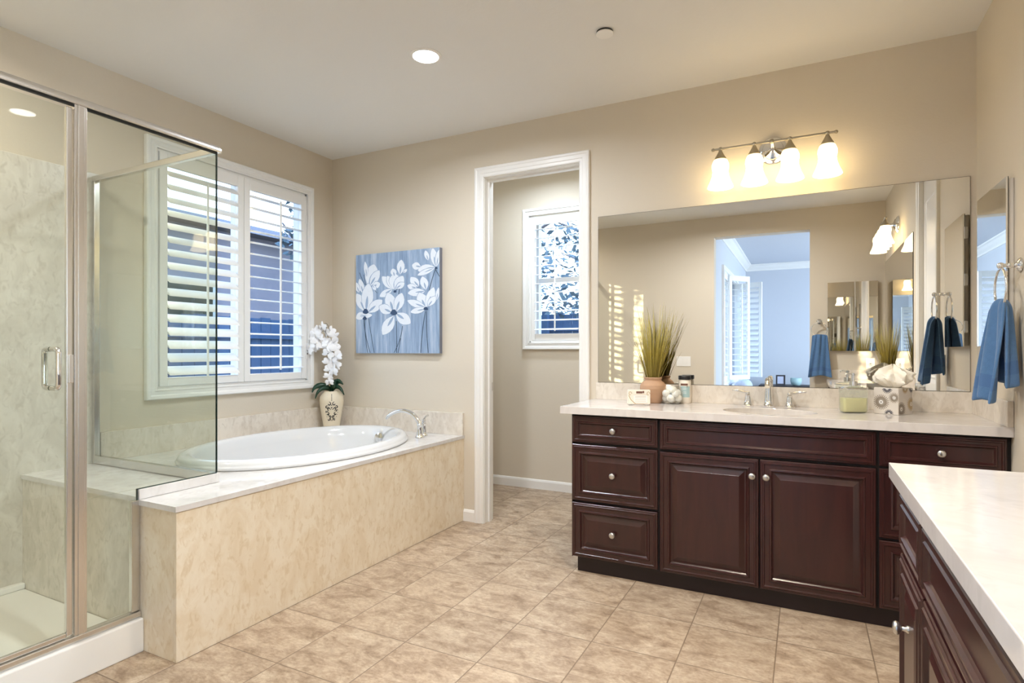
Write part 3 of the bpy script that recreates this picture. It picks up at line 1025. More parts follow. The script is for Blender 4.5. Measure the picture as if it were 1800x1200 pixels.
for (a1, c1), (a2, c2) in (((0.012, 0.45), (-0.03, 0.53)), ((0.0, 0.40), (-0.05, 0.47)), ((-0.03, 0.42), (-0.02, 0.50)), ((-0.08, 0.46), (-0.11, 0.40))):
    tube(b, bez(opt(a1, c1, 0.05), opt(a1 - 0.01, c1 + 0.05, 0.07), opt(a2 + 0.02, c2 + 0.02, 0.075), opt(a2, c2, 0.08), 8), 0.0015, 5)
obj('flower_stem', b, M['stemdark'], orc, smooth=60)
def flower(c, size, n, roll, rr):
    f = new()
    n = n.normalized()
    q = Vector((0, 0, 1)).rotation_difference(n) @ Matrix.Rotation(roll, 3, 'Z').to_quaternion()
    petals = [(90, 1.0, 0.55), (212, 1.0, 0.52), (328, 1.0, 0.52), (10, 1.02, 0.85), (170, 1.02, 0.85)]
    for k, (ang, ln, wd) in enumerate(petals):
        a = math.radians(ang + rr.uniform(-6, 6))
        rows = []
        for i in range(5):
            s = i / 4
            w = wd * size * 0.5 * math.sin(PI * (0.12 + 0.80 * s)) ** 0.8
            lift = size * (0.10 * s - 0.22 * s * s) + 0.002 * k
            row = []
            for j in (-1, -0.5, 0, 0.5, 1):
                p = Vector((ln * size * s * 0.95 + 0.002, j * w, lift - abs(j) ** 2 * size * 0.07 + rr.uniform(-1, 1) * size * 0.025))
                p = Matrix.Rotation(a, 3, 'Z') @ p
                row.append(f.verts.new(c + q @ p))
            rows.append(row)
        for r0, r1 in zip(rows[:-1], rows[1:]):
            for j in range(4):
                f.faces.new((r0[j], r0[j + 1], r1[j + 1], r1[j]))
    lp = f.faces[:]
    return f, q
rr = random.Random(11)
spots = []
for i in range(9):
    p = stem1[7 + i]
    spots.append((p + across * rr.uniform(-0.025, 0.025) + toward * rr.uniform(0.01, 0.06) + Vector((0, 0, rr.uniform(-0.05, 0.03))), 0.045))
for x, z in ((-0.11, 0.47), (-0.06, 0.50), (-0.15, 0.42), (0.0, 0.47), (0.03, 0.43), (-0.09, 0.40), (-0.03, 0.38), (0.032, 0.36), (-0.13, 0.36)):
    spots.append((opt(x, z, rr.uniform(0.02, 0.07)), 0.047))
for x, z in ((-0.01, 0.36), (0.055, 0.325), (-0.005, 0.30), (0.06, 0.275), (0.02, 0.25), (-0.01, 0.225), (0.05, 0.215), (0.0, 0.17), (0.035, 0.165), (-0.01, 0.12), (0.005, 0.08)):
    spots.append((opt(x, z, rr.uniform(0.04, 0.075)), 0.045 if z > 0.15 else 0.034))
for c, s in spots:
    nrm = toward * 1.0 + across * rr.uniform(-0.7, 0.7) + Vector((0, 0, rr.uniform(-0.3, 0.5)))
    f, q = flower(c, s * 1.14, nrm, rr.uniform(-0.3, 0.3), rr)
    fo = obj('bloom', f, M['petal'], orc, smooth=80)
    g = new(); cc = c + nrm.normalized() * 0.004
    ball(g, cc, 0.005, u=8, v=5, s=(1, 1, 0.8))
    obj('lip', g, M['lip'] if rr.random() < 0.35 else M['paper'], fo, smooth=60)
def leaf(pts, wid):
    b_ = new()
    rows = []
    n = len(pts)
    for i, p in enumerate(pts):
        t = (pts[min(i + 1, n - 1)] - pts[max(i - 1, 0)]).normalized()
        sd = t.cross(toward).normalized()
        sd = (sd + Vector((0, 0, 0.0))).normalized()
        w = wid * math.sin(PI * (0.12 + 0.86 * i / (n - 1)))
        rows.append([b_.verts.new(p + sd * w * j + toward * (-0.006 * j * j + (0.004 if k else 0))) for k, js in ((1, (-1, 0, 1)),) for j in js])
    for r0, r1 in zip(rows[:-1], rows[1:]):
        for j in range(2):
            b_.faces.new((r0[j], r0[j + 1], r1[j + 1], r1[j]))
    o = obj('leaf', b_, M['green'], orc, smooth=60)
    s = o.modifiers.new('thick', 'SOLIDIFY'); s.thickness = 0.003
leaf(bez(opt(0, 0), opt(-0.03, 0.07, 0.03), opt(-0.12, 0.07, 0.06), opt(-0.125, 0.0, 0.08), 8), 0.022)
leaf(bez(opt(0, 0), opt(-0.02, 0.05, 0.05), opt(-0.08, 0.05, 0.08), opt(-0.095, -0.045, 0.10), 8), 0.016)
leaf(bez(opt(0, 0), opt(0.03, 0.08, 0.02), opt(0.06, 0.11, 0.04), opt(0.105, 0.06, 0.05), 8), 0.024)
leaf(bez(opt(0, 0), opt(0.03, 0.06, 0.03), opt(0.08, 0.06, 0.05), opt(0.115, -0.02, 0.06), 8), 0.017)
leaf(bez(opt(0, 0), opt(0.02, 0.04, 0.04), opt(0.035, 0.09, 0.06), opt(0.06, 0.10, 0.06), 6), 0.022)

# ------------------------------------------------------------------ shower
b = new()
box(b, XA, XA + 0.015, YO + 0.016, YG + 0.03, 0.05, 2.18)
box(b, XA, XG + 0.03, YO, YO + 0.016, 0.05, 2.18)
struct('wall_shower', b, M['shower'], bevel=0.002)
b = new()
box(b, XG - 0.08, -2.391, YO + 0.017, 1.404, 0.0, 0.136)
box(b, XA + 0.016, XG - 0.08, YO + 0.017, 1.429, 0.0, 0.055)
box(b, XA + 0.016, XA + 0.05, YO + 0.017, 1.429, 0.055, 0.085)
tag(obj('shower_pan', b, M['pan'], bevel=0.006), 'white shower pan with a raised threshold below the glass door', 'shower pan')

sh = thing('shower_enclosure', 'clear glass shower enclosure with satin metal frame and header rail', 'shower enclosure', (XG, 0.9, 0.136))
ZH = 2.135
b = new(); box(b, XG - 0.004, XG + 0.004, 1.205, 1.395, 0.165, ZD + 0.045, 0); box(b, XG - 0.004, XG + 0.004, 1.205, YG, ZD + 0.045, ZH)
obj('fixed_glass', b, M['glass'], sh)
b = new(); box(b, XG - 0.0045, XG + 0.0045, 1.3955, 1.398, 0.165, ZD + 0.045); box(b, XG - 0.0045, XG + 0.0045, YG, YG + 0.003, ZD + 0.045, ZH)
box(b, XG - 0.0045, XG + 0.0045, 1.3955, YG, ZD + 0.0425, ZD + 0.045)
obj('glass_edge', b, M['glass_edge'], sh, label='dark polished edge of the fixed glass')
b = new(); box(b, XA + 0.04, XG - 0.005, YG - 0.004, YG + 0.004, ZD + 0.043, ZH - 0.002)
obj('return_glass', b, M['glass'], sh, label='side glass panel standing on the tub deck')
b = new()
hp = [(-0.020, 0.0), (0.020, 0.0), (0.022, 0.012), (0.016, 0.026), (0.0, 0.033), (-0.016, 0.026), (-0.022, 0.012)]
ring_loft(b, [[Vector((XG + x, y, ZH + z)) for x, z in hp] for y in (YO + 0.02, YG + 0.012)])
obj('header', b, M['alu'], sh, smooth=50)
b = new(); box(b, XG - 0.0055, XG + 0.0055, YO + 0.02, YG, ZH - 0.006, ZH)
obj('gasket_and_shade', b, M['gasket_and_shade'], sh)
b = new(); box(b, XA + 0.015, XG - 0.004, YG - 0.014, YG + 0.014, ZH - 0.004, ZH + 0.026)
obj('return_header', b, M['alu'], sh, bevel=0.004)
b = new(); box(b, XA + 0.015, XA + 0.042, YG - 0.014, YG + 0.014, ZD + 0.001, ZH - 0.004)
obj('wall_channel', b, M['alu'], sh, bevel=0.002)
b = new(); box(b, XA + 0.042, XG - 0.012, YG - 0.014, YG + 0.014, ZD + 0.001, ZD + 0.043)
obj('sill_channel', b, M['alu'], sh, bevel=0.002)
b = new(); box(b, XG - 0.012, XG + 0.012, 1.40, YG + 0.01, ZD + 0.001, ZD + 0.0425)
obj('sill_channel', b, M['deck'], sh, bevel=0.002)
b = new(); box(b, XG - 0.010, XG + 0.010, 1.372, 1.404, 0.162, ZD + 0.0)
obj('wall_channel', b, M['alu'], sh, bevel=0.002)
b = new(); box(b, XG - 0.014, XG + 0.016, 1.165, 1.207, 0.160, ZH)
box(b, XG + 0.016, XG + 0.019, 1.176, 1.198, 0.160, ZH)
obj('post', b, M['alu'], sh, bevel=0.003)
b = new(); box(b, XG - 0.018, XG + 0.020, YO + 0.02, 1.404, 0.1365, 0.160)
obj('bottom_track', b, M['alu'], sh, bevel=0.003)
b = new(); box(b, XG - 0.004, XG + 0.004, 0.44, 1.145, 0.172, ZH - 0.02)
door = obj('door', b, M['glass'], sh)
b = new(); box(b, XG - 0.009, XG + 0.009, 1.142, 1.162, 0.166, ZH - 0.014)
obj('door_strip', b, M['alu'], door, bevel=0.003)
b = new(); box(b, XG - 0.008, XG + 0.008, 0.44, 1.142, 0.162, 0.180)
obj('bottom_rail', b, M['alu'], door, bevel=0.003)
b = new()
for s in (1, -1):
    n0, n1 = XG + s * 0.004, XG + s * 0.048
    pts = [(n0, 1.098, 1.225), (n1 - s * 0.016, 1.098, 1.225)]
    pts += [(n1 - s * 0.016 * (1 - math.sin(a)), 1.098, 1.225 - 0.016 * (1 - math.cos(a))) for a in [PI / 8 * i for i in range(1, 5)]]
    pts += [(n1, 1.098, 1.10)]
    pts += [(n1 - s * 0.016 * (1 - math.cos(a)), 1.098, 1.10 - 0.016 * math.sin(a)) for a in [PI / 8 * i for i in range(1, 5)]]
    pts += [(n0, 1.098, 1.084)]
    tube(b, pts, 0.0095, 14)
obj('handle', b, M['chrome'], door, smooth=50, label='chrome double pull handle')
b = new(); box(b, XG + 0.009, XG + 0.016, 1.146, 1.163, 1.10, 1.205)
obj('latch', b, M['alu'], door, bevel=0.002)
b = new(); box(b, XG - 0.014, XG + 0.014, YO + 0.02, 0.435, 0.160, ZH)
b.clear(); box(b, XG - 0.014, XG + 0.014, 0.40, 0.438, 0.160, ZH)
obj('post', b, M['alu'], sh, bevel=0.003)
b = new(); box(b, XG - 0.004, XG + 0.004, YO + 0.02, 0.40, 0.165, ZH)
obj('fixed_glass', b, M['glass'], sh)

# ------------------------------------------------------------------ painting
AX0, AX1, AZ0, AZ1, AF = -3.165, -2.372, 1.199, 1.972, 0.036
art = thing('canvas_painting', 'square canvas painting of white flowers on blue beside the doorway', 'painting', ((AX0 + AX1) / 2, YB - AF, AZ0))
b = new(); fs = box(b, AX0, AX1, YB - AF, YB - 0.002, AZ0, AZ1, 1)
for f in b.faces:
    if abs(f.calc_center_median().y - (YB - AF)) < 1e-4:
        f.material_index = 0
obj('canvas', b, [M['canvas'], M['canvas_side']], art)
def au(x, y, lay):
    t = (x - 215.0) / 685.0
    t = t * 1.0 / (1.0 + 0.10 * (1 - t) * 0.9)         # undo the foreshortening in the sketch
    top = 230 - (x - 215) * 0.095
    v = 1 - (y - top) / (1022 - top)
    return Vector((AX0 + (AX1 - AX0) * t, YB - AF - 0.0006 - 0.00025 * lay, AZ0 + (AZ1 - AZ0) * min(0.995, max(0.005, v))))
def petal2d(bm, bx, by, tx, ty, w, lay, mi=0):
    dx, dy = tx - bx, ty - by
    ln = math.hypot(dx, dy); ux, uy = dx / ln, dy / ln
    pts = []
    prof = [(0, 0.08), (0.12, 0.45), (0.3, 0.85), (0.5, 1.0), (0.7, 0.88), (0.86, 0.55), (0.96, 0.22)]
    for s, k in prof:
        pts.append((bx + dx * s - uy * w * 0.5 * k, by + dy * s + ux * w * 0.5 * k))
    pts.append((tx, ty))
    for s, k in prof[::-1]:
        pts.append((bx + dx * s + uy * w * 0.5 * k, by + dy * s - ux * w * 0.5 * k))
    pts = [(min(899, max(216, x)), y) for x, y in pts]
    try:
        f = bm.faces.new([bm.verts.new(au(x, y, lay)) for x, y in pts]); f.material_index = mi
    except ValueError:
        pass
PET = [(340, 480, 385, 300, 120), (350, 470, 432, 350, 70), (318, 400, 302, 280, 36), (375, 480, 437, 455, 55), (370, 470, 400, 510, 30), (285, 540, 250, 420, 52), (245, 530, 215, 450, 46),
       (305, 680, 222, 540, 84), (312, 680, 335, 456, 108), (330, 690, 457, 590, 84), (300, 700, 216, 740, 62), (255, 722, 368, 712, 40),
       (560, 500, 455, 400, 74), (560, 500, 500, 395, 60), (560, 500, 565, 375, 96), (565, 500, 630, 395, 74), (575, 495, 640, 450, 48), (540, 505, 434, 562, 54), (606, 380, 616, 264, 62), (560, 395, 545, 335, 50), (630, 370, 660, 340, 22),
       (550, 685, 505, 530, 92), (575, 680, 620, 533, 80), (535, 690, 430, 640, 80), (575, 700, 688, 780, 92), (555, 720, 460, 872, 92),
       (873, 320, 852, 170, 50), (880, 320, 897, 185, 34), (820, 270, 800, 190, 34), (868, 328, 745, 350, 74), (860, 335, 742, 390, 40), (765, 322, 700, 308, 62),
       (805, 505, 778, 400, 58), (750, 480, 690, 404, 62), (735, 495, 664, 472, 48), (795, 520, 668, 535, 64), (800, 655, 755, 530, 80), (800, 650, 664, 594, 56), (800, 662, 688, 688, 48), (812, 645, 860, 488, 60), (820, 640, 872, 560, 48), (880, 590, 895, 490, 26)]
b = new()
for i, p in enumerate(PET):
    bx, by, tx, ty, w = p
    dl = math.hypot(tx - bx, ty - by)
    petal2d(b, bx, by, tx + (tx - bx) * 4 / dl, ty + (ty - by) * 4 / dl, w + 8, lay=0.95 + i * 0.1, mi=1)
    petal2d(b, *p, lay=1 + i * 0.1)
    bx, by, tx, ty, w = p
    petal2d(b, bx, by, bx + (tx - bx) * 0.55, by + (ty - by) * 0.55, w * 0.22, lay=1.06 + i * 0.1, mi=1)
for cx, cy, r in ((308, 683, 25), (555, 690, 27), (803, 660, 16), (300, 738, 18), (877, 332, 10), (565, 520, 12)):
    f = b.faces.new([b.verts.new(au(cx + r * math.cos(a) * (1 + 0.2 * math.sin(3 * a)), cy + r * 0.85 * math.sin(a), 6.5)) for a in [2 * PI * k / 14 for k in range(14)]])
    f.material_index = 2
STM = [[(290, 745), (298, 870), (350, 1020)], [(300, 745), (296, 850), (325, 1018)], [(335, 740), (355, 860), (385, 1020)], [(575, 760), (578, 880), (578, 1018)], [(625, 800), (610, 930), (555, 1018)], [(610, 900), (600, 960), (590, 1018)],
       [(800, 680), (772, 850), (766, 1018)], [(808, 680), (805, 840), (820, 1018)], [(870, 345), (822, 500), (808, 640)], [(560, 530), (585, 500), (590, 490)], [(600, 490), (598, 530), (590, 560)], [(250, 370), (280, 440), (305, 470)], [(290, 385), (296, 430), (312, 470)], [(380, 500), (400, 520), (412, 535)], [(870, 340), (890, 380), (898, 400)]]
for st in STM:
    (ax, ay), (bx, by), (cx, cy) = st
    q = [(ax * (1 - t) ** 2 + 2 * bx * t * (1 - t) + cx * t * t, ay * (1 - t) ** 2 + 2 * by * t * (1 - t) + cy * t * t) for t in [k / 10 for k in range(11)]]
    vs = [(b.verts.new(au(x - 2.6, y, 0.5)), b.verts.new(au(x + 2.6, y, 0.5))) for x, y in q]
    for (a0, a1), (b0, b1) in zip(vs[:-1], vs[1:]):
        b.faces.new((a0, a1, b1, b0)).material_index = 3
obj('flower_pattern', b, [M['paint_white'], M['paint_shade'], M['paint_navy'], M['paint_stem']], art)

# ------------------------------------------------------------------ vanities
RAISED = [(0, -0.020), (0, -0.003), (0.003, 0.0), (0.010, 0.0), (0.013, 0.004), (0.018, 0.004), (0.021, 0.0), (0.040, 0.0), (0.043, 0.005), (0.049, 0.006), (0.053, -0.002), (0.058, -0.007), (0.064, -0.007), (0.086, 0.001), (0.088, 0.002)]
FLAT = [(0, -0.020), (0, -0.003), (0.003, 0.0), (0.008, 0.0), (0.011, 0.004), (0.016, 0.004), (0.019, 0.0), (0.030, 0.0), (0.033, 0.005), (0.038, 0.005), (0.042, -0.002), (0.046, -0.006)]
KNOB = [(0.009, 0.0), (0.009, 0.003), (0.0055, 0.006), (0.005, 0.014), (0.010, 0.017), (0.0155, 0.021), (0.0165, 0.026), (0.014, 0.031), (0.008, 0.0335), (0.001, 0.034)]
def front(par, name, fr, u0, u1, v0, v1, prof, knob=None, label=None):
    b_ = new(); panel(b_, fr, u0, u1, v0, v1, prof)
    o = obj(name, b_, M['wood'], par, label=label)
    if knob:
        k = new(); lathe(k, KNOB, fr(knob[0], knob[1], -0.006 if prof is FLAT else 0.002), 24, axis=fr.n)
        obj('knob', k, M['nickel'], o, smooth=50, label='brushed nickel knob')
    return o
YF = 2.98
fV = Fr((0, YF, 0), (1, 0, 0), (0, -1, 0))
va = thing('vanity_cabinet', 'dark cherry vanity cabinet under the long mirror, facing the room', 'vanity cabinet', (-0.2, 3.25, 0))
b = new()
box(b, -1.146, XC - 0.001, YF + 0.019, YF + 0.035, 0.085, 0.871)
box(b, -1.146, XC - 0.001, YB - 0.012, YB - 0.001, 0.085, 0.871)
box(b, -1.146, -1.130, YF + 0.035, YB - 0.012, 0.085, 0.871); box(b, XC - 0.017, XC - 0.001, YF + 0.035, YB - 0.012, 0.085, 0.871)
box(b, -1.130, XC - 0.017, YF + 0.035, YB - 0.012, 0.085, 0.10)
box(b, -1.150, XC - 0.001, YF + 0.014, YF + 0.03, 0.862, 0.871)
obj('carcass', b, M['gap'], va)
b = new(); box(b, -1.149, -1.146, YF + 0.005, YB - 0.001, 0.085, 0.871)
obj('side_panel', b, M['wood'], va)
b = new(); box(b, -1.127, XC - 0.001, 3.018, YB - 0.001, 0, 0.085)
obj('toe_kick', b, M['kick'], va)
L0, L1, D0, DM0, DM1, D1, R0, R1 = -1.146, -0.678, -0.666, -0.198, -0.192, 0.278, 0.290, 0.728
front(va, 'drawer', fV, L0, L1, 0.718, 0.862, FLAT, ((L0 + L1) / 2, 0.79))
front(va, 'drawer', fV, L0, L1, 0.398, 0.706, RAISED, ((L0 + L1) / 2, 0.553))
front(va, 'drawer', fV, L0, L1, 0.090, 0.386, RAISED, ((L0 + L1) / 2, 0.240))
front(va, 'apron_panel', fV, D0, D1, 0.714, 0.862, FLAT)
front(va, 'door', fV, D0, DM0, 0.086, 0.700, RAISED, (-0.226, 0.622))
front(va, 'door', fV, DM1, D1, 0.086, 0.700, RAISED, (-0.164, 0.622))
front(va, 'drawer', fV, R0, R1, 0.714, 0.862, FLAT, ((R0 + R1) / 2, 0.788))
front(va, 'drawer', fV, R0, R1, 0.400, 0.702, RAISED, ((R0 + R1) / 2, 0.55))
front(va, 'drawer', fV, R0, R1, 0.090, 0.388, RAISED, ((R0 + R1) / 2, 0.24))

XF = 0.228
f2 = Fr((XF, 0, 0), (0, 1, 0), (-1, 0, 0))
vb = thing('vanity_cabinet', 'dark cherry vanity cabinet in the near corner, running along the right wall', 'vanity cabinet', (0.5, 0.9, 0))
b = new()
box(b, XF + 0.019, XF + 0.035, YO + 0.001, 1.855, 0.085, 0.871)
box(b, XC - 0.012, XC - 0.001, YO + 0.001, 1.855, 0.085, 0.871)
box(b, XF + 0.035, XC - 0.012, YO + 0.001, YO + 0.017, 0.085, 0.871); box(b, XF + 0.035, XC - 0.012, 1.839, 1.855, 0.085, 0.871)
box(b, XF + 0.035, XC - 0.012, YO + 0.017, 1.839, 0.085, 0.10)
obj('carcass', b, M['gap'], vb)
b = new(); box(b, XF + 0.005, XC - 0.001, 1.855, 1.860, 0.085, 0.871)
obj('side_panel', b, M['wood'], vb)
b = new(); box(b, XF + 0.045, XC - 0.001, YO + 0.001, 1.835, 0, 0.085)
obj('toe_kick', b, M['kick'], vb)
for a0, a1, kn in ((1.535, 1.855, 'one'), (0.575, 1.523, 'sink'), (YO + 0.004, 0.563, 'drawers')):
    if kn == 'one':
        front(vb, 'drawer', f2, a0, a1, 0.690, 0.845, FLAT)
        front(vb, 'door', f2, a0, a1, 0.086, 0.676, RAISED, (1.70, 0.535))
    elif kn == 'sink':
        am = (a0 + a1) / 2
        front(vb, 'apron_panel', f2, a0, a1, 0.690, 0.845, FLAT)
        front(vb, 'door', f2, am + 0.003, a1, 0.086, 0.676, RAISED, (am + 0.031, 0.60))
        front(vb, 'door', f2, a0, am - 0.003, 0.086, 0.676, RAISED, (am - 0.031, 0.60))
    else:
        front(vb, 'drawer', f2, a0, a1, 0.690, 0.845, FLAT, ((a0 + a1) / 2, 0.767))
        front(vb, 'drawer', f2, a0, a1, 0.390, 0.676, RAISED, ((a0 + a1) / 2, 0.535))
        front(vb, 'drawer', f2, a0, a1, 0.086, 0.378, RAISED, ((a0 + a1) / 2, 0.235))

SX, SY = -0.165, 3.19
ct = thing('vanity_countertop', 'pale quartz countertop on the vanity below the long mirror', 'countertop', (-0.23, 3.24, 0.872))
b = new(); slab_hole(b, -1.209, XC - 0.001, 2.957, YB - 0.001, 0.872, ZV, SX, SY, 0.218, 0.165)
obj('slab', b, M['counter'], ct, bevel=0.002)
b = new(); box(b, -1.188, XC - 0.021, YB - 0.02, YB - 0.001, ZV, 1.017)
obj('backsplash', b, M['splash'], ct, bevel=0.0015)
b = new(); box(b, XC - 0.021, XC - 0.001, 2.962, YB - 0.001, ZV, 1.017)
obj('side_splash', b, M['splash'], ct, bevel=0.0015)
S2X, S2Y = 0.46, 0.92
c2 = thing('vanity_countertop', 'white quartz countertop in the near right corner of the room', 'countertop', (0.47, 0.92, 0.872))
b = new(); slab_hole(b, 0.205, XC - 0.001, YO + 0.001, 1.884, 0.872, ZV, S2X, S2Y, 0.165, 0.218)
obj('slab', b, M['counter'], c2, bevel=0.002)
b = new(); box(b, XC - 0.02, XC - 0.001, YO + 0.02, 1.884, ZV, 1.017)
obj('backsplash', b, M['splash'], c2, bevel=0.0015)
b = new(); box(b, 0.215, XC - 0.001, YO + 0.001, YO + 0.02, ZV, 1.017)
obj('side_splash', b, M['splash'], c2, bevel=0.0015)

def sink(label, x, y, ax, ay):
    t = thing('undermount_sink', label, 'sink', (x, y, ZV - 0.04))
    b_ = new()
    pr = [(1.10, -0.0405), (1.02, -0.0405), (0.99, -0.055), (0.95, -0.09), (0.84, -0.14), (0.6, -0.172), (0.2, -0.182), (0.09, -0.184)]
    ring_loft(b_, [[Vector((x + ax * k * math.cos(2 * PI * i / 48), y + ay * k * math.sin(2 * PI * i / 48), ZV + z)) for i in range(48)] for k, z in pr], cap0=False)
    obj('basin', b_, M['sink'], t, smooth=60)
    d = new(); lathe(d, [(0.022, -0.184), (0.022, -0.180), (0.012, -0.179)], (x, y, ZV), 20)
    obj('drain', d, M['chrome'], t, smooth=40)
sink('oval undermount sink in the counter below the long mirror', SX, SY, 0.218, 0.165)
sink('oval undermount sink in the near right counter', S2X, S2Y, 0.165, 0.218)

FB = [(0.027, 0.0), (0.028, 0.005), (0.022, 0.010), (0.017, 0.03), (0.014, 0.052), (0.012, 0.058), (0.014, 0.062), (0.010, 0.068)]
def faucet(label, x, y, rot):
    t = thing('sink_faucet', label, 'faucet', (0, 0, 0))
    s = new()
    lathe(s, [(0.031, 0.0), (0.032, 0.006), (0.025, 0.012), (0.021, 0.04), (0.018, 0.08), (0.0165, 0.10)], (0, 0, 0), 28)
    tube(s, bez((0, 0, 0.095), (0, 0.01, 0.15), (0, -0.06, 0.175), (0, -0.115, 0.115), 14), [0.0165] * 5 + [0.0165 - 0.0005 * i for i in range(10)], 14)
    ball(s, (0, 0.006, 0.135), 0.017)
    obj('spout', s, M['chrome'], t, smooth=50, local=True)
    for sg in (-1, 1):
        h = new()
        cx = sg * 0.105
        lathe(h, FB, (cx, 0, 0), 24)
        ball(h, (cx, 0, 0.072), 0.011)
        tube(h, [(cx + sg * 0.004, -0.002, 0.076), (cx + sg * 0.03, -0.006, 0.080), (cx + sg * 0.06, -0.010, 0.086), (cx + sg * 0.074, -0.012, 0.087)], [0.006, 0.0075, 0.006, 0.004], 10)
        ball(h, (cx + sg * 0.076, -0.012, 0.087), 0.006)
        obj('handle', h, M['chrome'], t, smooth=50, local=True)
    return place(t, (x, y, ZV), rot)
faucet('chrome widespread faucet with two lever handles below the long mirror', -0.18, 3.45, 0)
faucet('chrome widespread faucet on the near right counter', 0.665, 0.92, -PI / 2)

# ------------------------------------------------------------------ mirrors, medicine cabinets
def wall_mirror(label, fr, u0, u1, v0, v1, loc):
    t = thing('wall_mirror', label, 'mirror', loc)
    g = new(); fbox(g, fr, u0 + 0.0015, u1 - 0.0015, v0 + 0.0015, v1 - 0.0015, 0.003, 0.006)
    obj('mirror_glass', g, M['mirror'], t)
    e = new(); fbox(e, fr, u0, u1, v0, v1, 0.0005, 0.003)
    sweep_frame(e, fr, u0 + 0.0015, u1 - 0.0015, v0 + 0.0015, v1 - 0.0015, [(0, 0.003), (0, 0.0062), (0.0015, 0.0062), (0.0015, 0.003)])
    obj('mirror_edge', e, M['mirror_edge'], t)
wall_mirror('long frameless mirror on the back wall above the sink counter', fB, -1.178, 0.720, 1.018, 2.073, (-0.23, YB, 1.018))
wall_mirror('frameless mirror on the right wall above the near counter, seen reflected', fC, YO + 0.022, 1.69, 1.018, 2.135, (XC, 0.83, 1.018))

mc = thing('medicine_cabinet', 'tall mirrored medicine cabinet on the right wall behind the blue towel', 'medicine cabinet', (XC, 3.17, 1.24))
b = new(); fbox(b, fC, 2.962, 3.382, 1.245, 1.912, 0.0005, 0.020)
obj('cabinet_body', b, M['cabwhite'], mc, bevel=0.002)
b = new(); fbox(b, fC, 2.955, 3.388, 1.240, 1.918, 0.022, 0.028)
md = obj('mirror_door', b, M['mirror'], mc)
b = new()
for z in (1.34, 1.58, 1.82):
    fbox(b, fC, 3.378, 3.392, z - 0.03, z + 0.03, 0.008, 0.022)
obj('hinge', b, M['nickel'], md)
b = new(); fbox(b, fC, 2.955, 3.388, 1.240, 1.918, 0.0195, 0.022)
obj('gasket_and_shade', b, M['gasket_and_shade'], md)  # black sheet imitates the shadow line between door and body
m2 = thing('medicine_cabinet', 'two-door mirrored medicine cabinet beside the bedroom doorway, seen in the long mirror', 'medicine cabinet', (0.44, YO, 1.216))
b = new(); fbox(b, fO, 0.222, 0.668, 1.222, 1.942, 0.0005, 0.024)
obj('cabinet_body', b, M['cabwhite'], m2)
for a0, a1 in ((0.215, 0.459), (0.473, 0.675)):
    b = new(); fbox(b, fO, a0, a1, 1.216, 1.948, 0.024, 0.030)
    obj('mirror_door', b, M['mirror'], m2)

# ------------------------------------------------------------------ vanity lights
SHP = [(0.026, 0.158), (0.038, 0.150), (0.0455, 0.130), (0.046, 0.112), (0.042, 0.090), (0.045, 0.066), (0.054, 0.038), (0.066, 0.012), (0.069, 0.002), (0.067, 0.0), (0.063, 0.004), (0.050, 0.040), (0.040, 0.068), (0.038, 0.09), (0.042, 0.112), (0.041, 0.130), (0.034, 0.146), (0.024, 0.152)]
def vanity_light(label, fr, uc, vc, n):
    t = thing('vanity_light', label, 'wall light', fr(uc, vc, 0))
    p = new(); lathe(p, [(0.074, 0.0005), (0.076, 0.008), (0.070, 0.016), (0.055, 0.022), (0.052, 0.030), (0.030, 0.038), (0.014, 0.046), (0.011, 0.06)], fr(uc, vc, 0), 40, axis=fr.n)
    tube(p, [fr(uc, vc, 0.05), fr(uc, vc + 0.01, n * 0.75), fr(uc, vc + 0.012, n)], 0.009, 12)
    obj('backplate', p, M['chrome'], t, smooth=40)
    r = new(); tube(r, [fr(uc - 0.30, vc + 0.012, n), fr(uc + 0.30, vc + 0.012, n)], 0.0062, 12)
    for s in (-1, 1):
        ball(r, fr(uc + s * 0.302, vc + 0.012, n), 0.0095)
    ball(r, fr(uc, vc + 0.012, n), 0.013)
    obj('bar', r, M['socket'], t, smooth=50)
    for k in range(4):
        u = uc - 0.263 + 0.1753 * k
        s = new(); c0 = fr(u, vc + 0.012, n)
        ball(s, c0, 0.0115)
        lathe(s, [(0.008, -0.006), (0.010, -0.014), (0.020, -0.034), (0.034, -0.058), (0.036, -0.061), (0.030, -0.062)], c0, 28)
        so = obj('socket', s, M['socket'], t, smooth=50)
        h = new(); lathe(h, SHP, c0 - Vector((0, 0, 0.217)), 36, cap=False)
        ho = obj('lamp_shade', h, M['shade'], so, smooth=60, label='frosted bell shade')
        q = new(); ball(q, c0 - Vector((0, 0, 0.145)), 0.024, s=(1, 1, 1.25))
        obj('bulb', q, M['bulb'], so, smooth=60)
vanity_light('chrome four-light bar with glowing bell shades above the long mirror', fB, -0.160, 2.335, 0.13)
vanity_light('chrome four-light bar above the near counter mirror, seen end-on in the long mirror', fC, 0.904, 2.345, 0.13)

